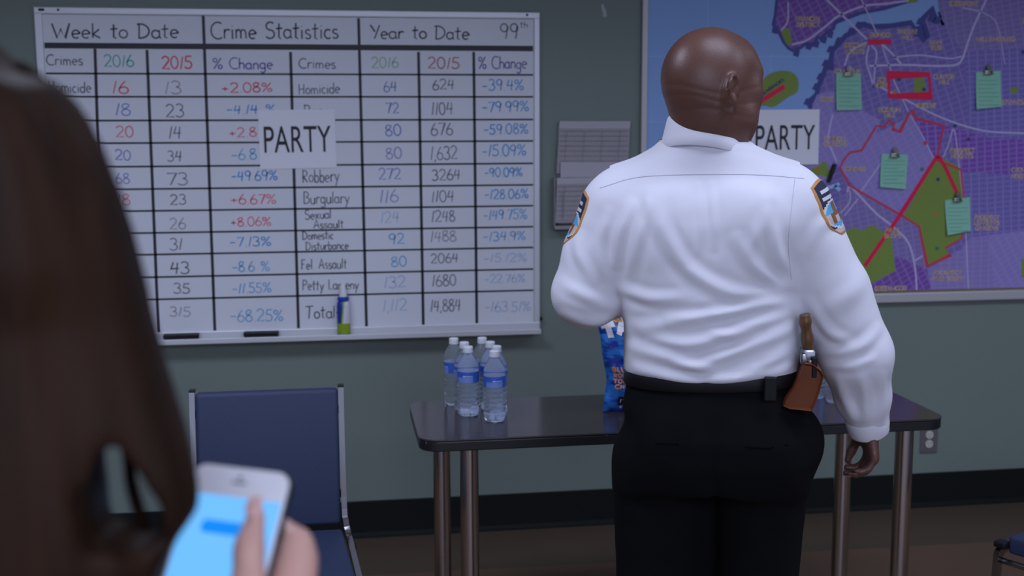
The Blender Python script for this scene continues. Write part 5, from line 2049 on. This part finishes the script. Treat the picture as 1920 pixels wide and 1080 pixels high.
def body_woman():
    xs = axis((-.26, .012), (.10, .0042), (.335,))
    ys = axis((-.16, .012), (.02, .0045), (.22,))
    zs = axis((-.01, .02), (1.08, .0042), (1.30, .006), (1.68,))
    S = Sculpt(xs, ys, zs)
    sculpt_head(S, hpw, .93, Rw, ears=False)
    S.cap((0, -.012, 1.33), (0, .0, 1.47), .050, .050, .03)
    S.loft([(.86, 0, 0, .165, .105), (.98, 0, 0, .135, .09), (1.08, 0, 0, .135, .09), (1.2, 0, 0, .145, .095), (1.27, 0, 0, .140, .08), (1.33, 0, -.005, .085, .06), (1.36, 0, -.008, .05, .05)], .03)
    SR, ER = np.array([.150, -.01, 1.255]), np.array([.225, .01, 1.02])
    WR = hold(.052, -.135, -.030)
    S.cap(SR, ER, .045, .036, .03)
    S.cap(ER, WR, .035, .024, .02)
    S.cap((-.150, -.01, 1.255), (-.20, .0, 1.0), .045, .036, .03)
    S.cap((-.20, .0, 1.0), (-.12, .17, .98), .034, .024, .02)
    for s in (-1, 1):
        S.cap((s * .08, 0, .86), (s * .085, .01, .46), .080, .050, .04)
        S.cap((s * .085, .01, .46), (s * .085, -.01, .09), .048, .033, .03)
        S.cap((s * .085, -.02, .035), (s * .095, .12, .022), .030, .025, .03)
    # right hand round the phone: palm behind it, thumb over the glass, fingers across the back to the far edge
    for i, b in enumerate((-.022, -.045, -.066, -.086)):
        S.cap(hold(.052, -.122 - .004 * i, -.032), hold(.050, b, -.024), .0165, .0130, .012)
    S.cap(hold(.052, -.120, -.024), hold(.058, -.072, -.012), .020, .0165, .015)
    S.cap(hold(.058, -.072, -.012), hold(.052, -.030, -.018), .0150, .0125, .012)
    tips = []
    for i, (k, L) in enumerate(((-.018, .0), (-.042, .004), (-.066, .002), (-.088, -.006))):
        if i == 0:                                   # the index knuckle shows past the right edge of the phone
            pts = [hold(.050, -.040, -.022), hold(.0490, -.014, -.019), hold(.028, -.004, -.026), hold(.004, -.002, -.025), hold(-.016, -.004, -.021)]
        else:
            pts = [hold(.050, k - .018, -.024), hold(.047, k - .004, -.027), hold(.012, k + .004, -.027), hold(-.022 - L, k + .006, -.025), hold(-.043 - L, k + .008, -.013)]
        S.chain(pts, [.0118, .0112, .0098, .0086, .0072], .004)
        tips.append((pts[-1], pts[-1] - pts[-2], .0072))
    th = [hold(.062, -.112, -.006), hold(.053, -.088, .0100), hold(.034, -.058, .0150), hold(.0255, -.030, .0145), hold(.0225, -.004, .0105)]
    S.chain(th, [.0170, .0150, .0120, .0103, .0078], .008)
    # left hand resting
    sculpt_hand(S, np.array([-.115, .175, .978]), np.array([.5, .8, -.1]), np.array([.5, -.2, .8]), np.array([.5, -.3, -.4]))
    V, F = S.mesh(2)
    rel = (V - WHC) @ Rw
    fc = rel[F].mean(1)
    fm = np.zeros(len(F), int)
    fm[((fc[:, 0] / .024) ** 2 + ((fc[:, 2] + .068) / .011) ** 2 < 1) & (fc[:, 1] > .075)] = 1
    np_obj('body', V, F, [M['skin2'], M['lip2']], wo, fm)
    d = th[4] - th[3]
    d = d / np.linalg.norm(d)
    nn = PN - d * (PN @ d)
    nn /= np.linalg.norm(nn)
    sd = np.cross(d, nn)
    bm = bmesh.new()
    bmesh.ops.create_uvsphere(bm, u_segments=12, v_segments=8, radius=1.0)
    for v in bm.verts:
        v.co = th[4] + d * .002 + nn * .0080 + sd * v.co.x * .0062 + d * v.co.y * .0085 + nn * v.co.z * .0014
    bm_obj('thumbnail', bm, M['nail2'], wo, True)
    for s in (-1, 1):
        bm = bmesh.new()
        bmesh.ops.create_uvsphere(bm, u_segments=16, v_segments=12, radius=.0119)
        c = hpw(s * .034 * .93, .0835 * .93, .001)
        for f in bm.faces:
            l = Rw.T @ np.array(f.calc_center_median()[:])
            f.material_index = 1 if l[1] > .0098 else 0
        for v in bm.verts:
            v.co += Vector(c)
        bm_obj('eye', bm, [M['eyewhite'], M['iris']], wo, True)


body_woman()


# dark top and trousers
def clothes():
    S = Sculpt(axis((-.28, .010), (.32,)), axis((-.16, .010), (.24,)), axis((.84, .010), (1.40,)))
    S.loft([(.86, 0, 0, .178, .118), (.98, 0, 0, .150, .103), (1.08, 0, 0, .150, .103), (1.2, 0, 0, .158, .110), (1.265, 0, 0, .150, .094), (1.315, 0, -.004, .100, .075), (1.345, 0, -.006, .070, .064)], .02)
    S.cap((.145, -.01, 1.250), (.225, .01, 1.02), .060, .050, .04)
    e = hold(.060, -.165, -.036)
    S.cap((.225, .01, 1.02), e, .050, .040, .02)
    S.cap((-.145, -.01, 1.250), (-.20, .0, 1.0), .060, .050, .04)
    S.cap((-.20, .0, 1.0), (-.13, .155, .982), .048, .038, .02)
    V, F = S.mesh(2)
    n = vnormals(V, F)
    V = V + n * (noise3(V, 40, 21) * .002)[:, None]
    np_obj('blouse', V, F, mat('dark_plum_cloth', (.022, .015, .018), .9, spec=.2), wo)
    S = Sculpt(axis((-.24, .012), (.24,)), axis((-.17, .012), (.17,)), axis((.0, .016), (.98,)))
    S.loft([(.78, 0, -.004, .178, .118), (.90, 0, -.003, .172, .116), (.96, 0, 0, .155, .106)], .02)
    for s in (-1, 1):
        S.cap((s * .085, 0, .80), (s * .086, .01, .46), .096, .068, .04)
        S.cap((s * .086, .01, .46), (s * .086, -.01, .05), .066, .056, .03)
    V, F = S.mesh(2)
    V[:, 2] = np.maximum(V[:, 2], .02)
    np_obj('trousers', V, F, mat('dark_denim', (.012, .014, .022), .85), wo)
    for s in (-1, 1):
        S = Sculpt(axis((-.06, .008), (.06,)), axis((-.11, .008), (.19,)), axis((-.02, .008), (.11,)))
        S.cap((0, -.06, .04), (0, .02, .045), .036, .038, .02)
        S.cap((0, .02, .040), (0, .125, .026), .037, .030, .02)
        V, F = S.mesh(2)
        V[:, 2] = np.maximum(V[:, 2], 0)
        V[:, 0] += s * .088
        np_obj('shoe', V, F, M['shoe'], wo)


clothes()

# hair: a full cap and mass with locks swinging forward at her right
hairm = mat('dark_brown_hair', (.030, .013, .007), .6, spec=.15)
nt = hairm.node_tree
tc = nt.nodes.new('ShaderNodeTexCoord')
mpn = nt.nodes.new('ShaderNodeMapping')
mpn.inputs['Scale'].default_value = (60, 60, 2.5)
ns = nt.nodes.new('ShaderNodeTexNoise')
ns.inputs['Scale'].default_value = 1.0
ns.inputs['Detail'].default_value = 3
nt.links.new(tc.outputs['Object'], mpn.inputs[0])
nt.links.new(mpn.outputs[0], ns.inputs['Vector'])
nt.links.new(mixc(ns.outputs['Fac'], (.0015, .001, .0008), (.042, .0185, .009)), nt.nodes['Principled BSDF'].inputs['Base Color'])
HO = [(60, 118), (115, 160), (165, 212), (205, 285), (238, 375), (264, 475), (288, 570), (308, 650), (332, 720), (356, 790), (372, 850), (374, 910)]


def hair():
    S = Sculpt(axis((-.30, .006), (.22,)), axis((-.19, .007), (.16,)), axis((1.04, .006), (1.72,)))
    S.ell((.0, -.012, 1.578), (.108, .120, .112), .02)
    T = []
    for px, py in HO[1:]:
        q = wl2(at(px, py, WY))
        lf = min(.150, q[0] + .012)
        T.append((q[2], (q[0] - lf) / 2 + .001, -.035, (q[0] + lf) / 2 + .003, .085 if py < 500 else .070))
    for px, py in ((362, 960), (338, 1010), (310, 1080), (300, 1180)):
        q = wl2(at(px, py, WY))
        T.append((q[2], (q[0] - .150) / 2 - .004, -.045, (q[0] + .150) / 2, .060))
    T.append((1.12, -.060, -.062, .10, .05))
    S.loft(T, .03, 2.2)
    # face side stays open
    S.ell(hpw(0, .125, -.04), (.075, .085, .12), .02, Rw.T, 'sub')
    # daylight between the locks at her right shoulder
    for gap, rr in (((( 246, 785), (262, 850), (284, 905), (288, 930)), (.0065, .0120, .0150, .0135)), (((212, 790), (214, 860), (222, 930), (228, 950)), (.0045, .0065, .0070, .0055))):
        g = [wl2(at(px, py, WY)) for px, py in gap]
        for a in range(3):
            S.cap(g[a], g[a + 1], rr[a], rr[a + 1], .004, 14.0, 'sub')
    V, F = S.mesh(2)
    n = vnormals(V, F)
    ang = np.arctan2(V[:, 0] + .05, -(V[:, 1] + .03))
    wv = np.sin(ang * 26 + V[:, 2] * 9 + 2 * np.sin(V[:, 2] * 14)) * .0012 + np.sin(ang * 61 + V[:, 2] * 15) * .0007
    V = V + n * wv[:, None]
    h = np_obj('hair', V, F, hairm, wo)
    # loose strands
    bm = bmesh.new()
    rs = random.Random(4)
    for i in range(70):
        t0 = rs.random()
        off = rs.uniform(-14, 8)
        k0 = rs.randint(0, 3)
        pts = []
        for (px, py) in HO[k0:] + [(345, 970), (315, 1030), (280, 1085)]:
            x = px - 26 + off + rs.uniform(-3, 3)
            pts.append(wl2(at(x, py, WY + (t0 - .5) * .05)))
        tube(bm, catmull(pts, 4), rs.uniform(.0007, .0016), 5)
    for i in range(30):
        off = rs.uniform(-10, 10)
        pts = [wl2(at(px + off + rs.uniform(-3, 3), py, WY + rs.uniform(-.01, .01))) for px, py in ((200, 620), (226, 740), (238, 830), (246, 900), (262, 960), (280, 1020))]
        tube(bm, catmull(pts, 4), rs.uniform(.0006, .0012), 5)
    bm_obj('loose_strands', bm, hairm, h, True)


hair()

# ------------------------------------------------------------------ the phone
ph = thing('smartphone', 'white-faced smartphone with a glowing blue message screen held in the foreground hand', 'phone', tuple(PC))
ph.rotation_euler = Matrix(((PA[0], PB[0], PN[0]), (PA[1], PB[1], PN[1]), (PA[2], PB[2], PN[2]))).to_euler()
bm = bmesh.new()


def rslab(bm, hx, hy, r, z0, z1, bev):
    rounded_slab(bm, hx, hy, r, z0, z1, bev, 8)


rslab(bm, .039, .079, .011, -.0085, -.0004, .003)
bm_obj('case', bm, mat('dark_phone_case', (.016, .016, .020), .35), ph, True, angle=R(40))
bm = bmesh.new()
rslab(bm, .0372, .0772, .010, -.0004, .0004, .0003)
bm_obj('front_glass', bm, mat('white_phone_glass', (.70, .69, .72), .15), ph, True, angle=R(40))
F2 = []
fv = [(-.0352, -.062, .0006), (.0352, -.062, .0006), (.0352, .0555, .0006), (-.0352, .0555, .0006)]
scm = mat('lit_screen', (.02, .02, .03), .2, emit=((.150, .49, 1.0), .86))
scr = pydata('screen', fv, [(0, 1, 2, 3)], scm, ph)
bm = bmesh.new()


def bubble(bm, cx, cy, hx, hy, z=.0009):
    r = hy * .8
    vs = []
    for (sx, sy, a0) in ((1, 1, 0), (-1, 1, 90), (-1, -1, 180), (1, -1, 270)):
        for k in range(6):
            a = R(a0 + 18 * k)
            vs.append(bm.verts.new((cx + sx * (hx - r) + r * math.cos(a), cy + sy * (hy - r) + r * math.sin(a), z)))
    bm.faces.new(vs)


bubble(bm, -.003, .0325, .0165, .0048)
bm_obj('message_bubble', bm, mat('blue_bubble', (.01, .02, .05), .3, emit=((.002, .27, .95), .76)), scr)
bm = bmesh.new()
bubble(bm, .0, .0660, .006, .0009, .0008)
bmesh.ops.create_circle(bm, cap_ends=True, segments=16, radius=.0016, matrix=Matrix.Translation((.0, .0700, .0008)))
bm_obj('earpiece', bm, mat('earpiece_grey', (.16, .16, .18), .5), ph)
bm = bmesh.new()
bmesh.ops.create_circle(bm, cap_ends=True, segments=28, radius=.0058, matrix=Matrix.Translation((0, -.0695, .0008)))
bm_obj('home_button', bm, mat('home_button_white', (.55, .55, .57), .3), ph)
for (x, y, s_) in ((.0395, .035, .010), (-.0395, .030, .008), (-.0395, .048, .005)):
    bm = bmesh.new()
    box(bm, (x, y, -.004), (.0016, s_, .0026), .0005)
    bm_obj('side_button', bm, M['black'], ph)
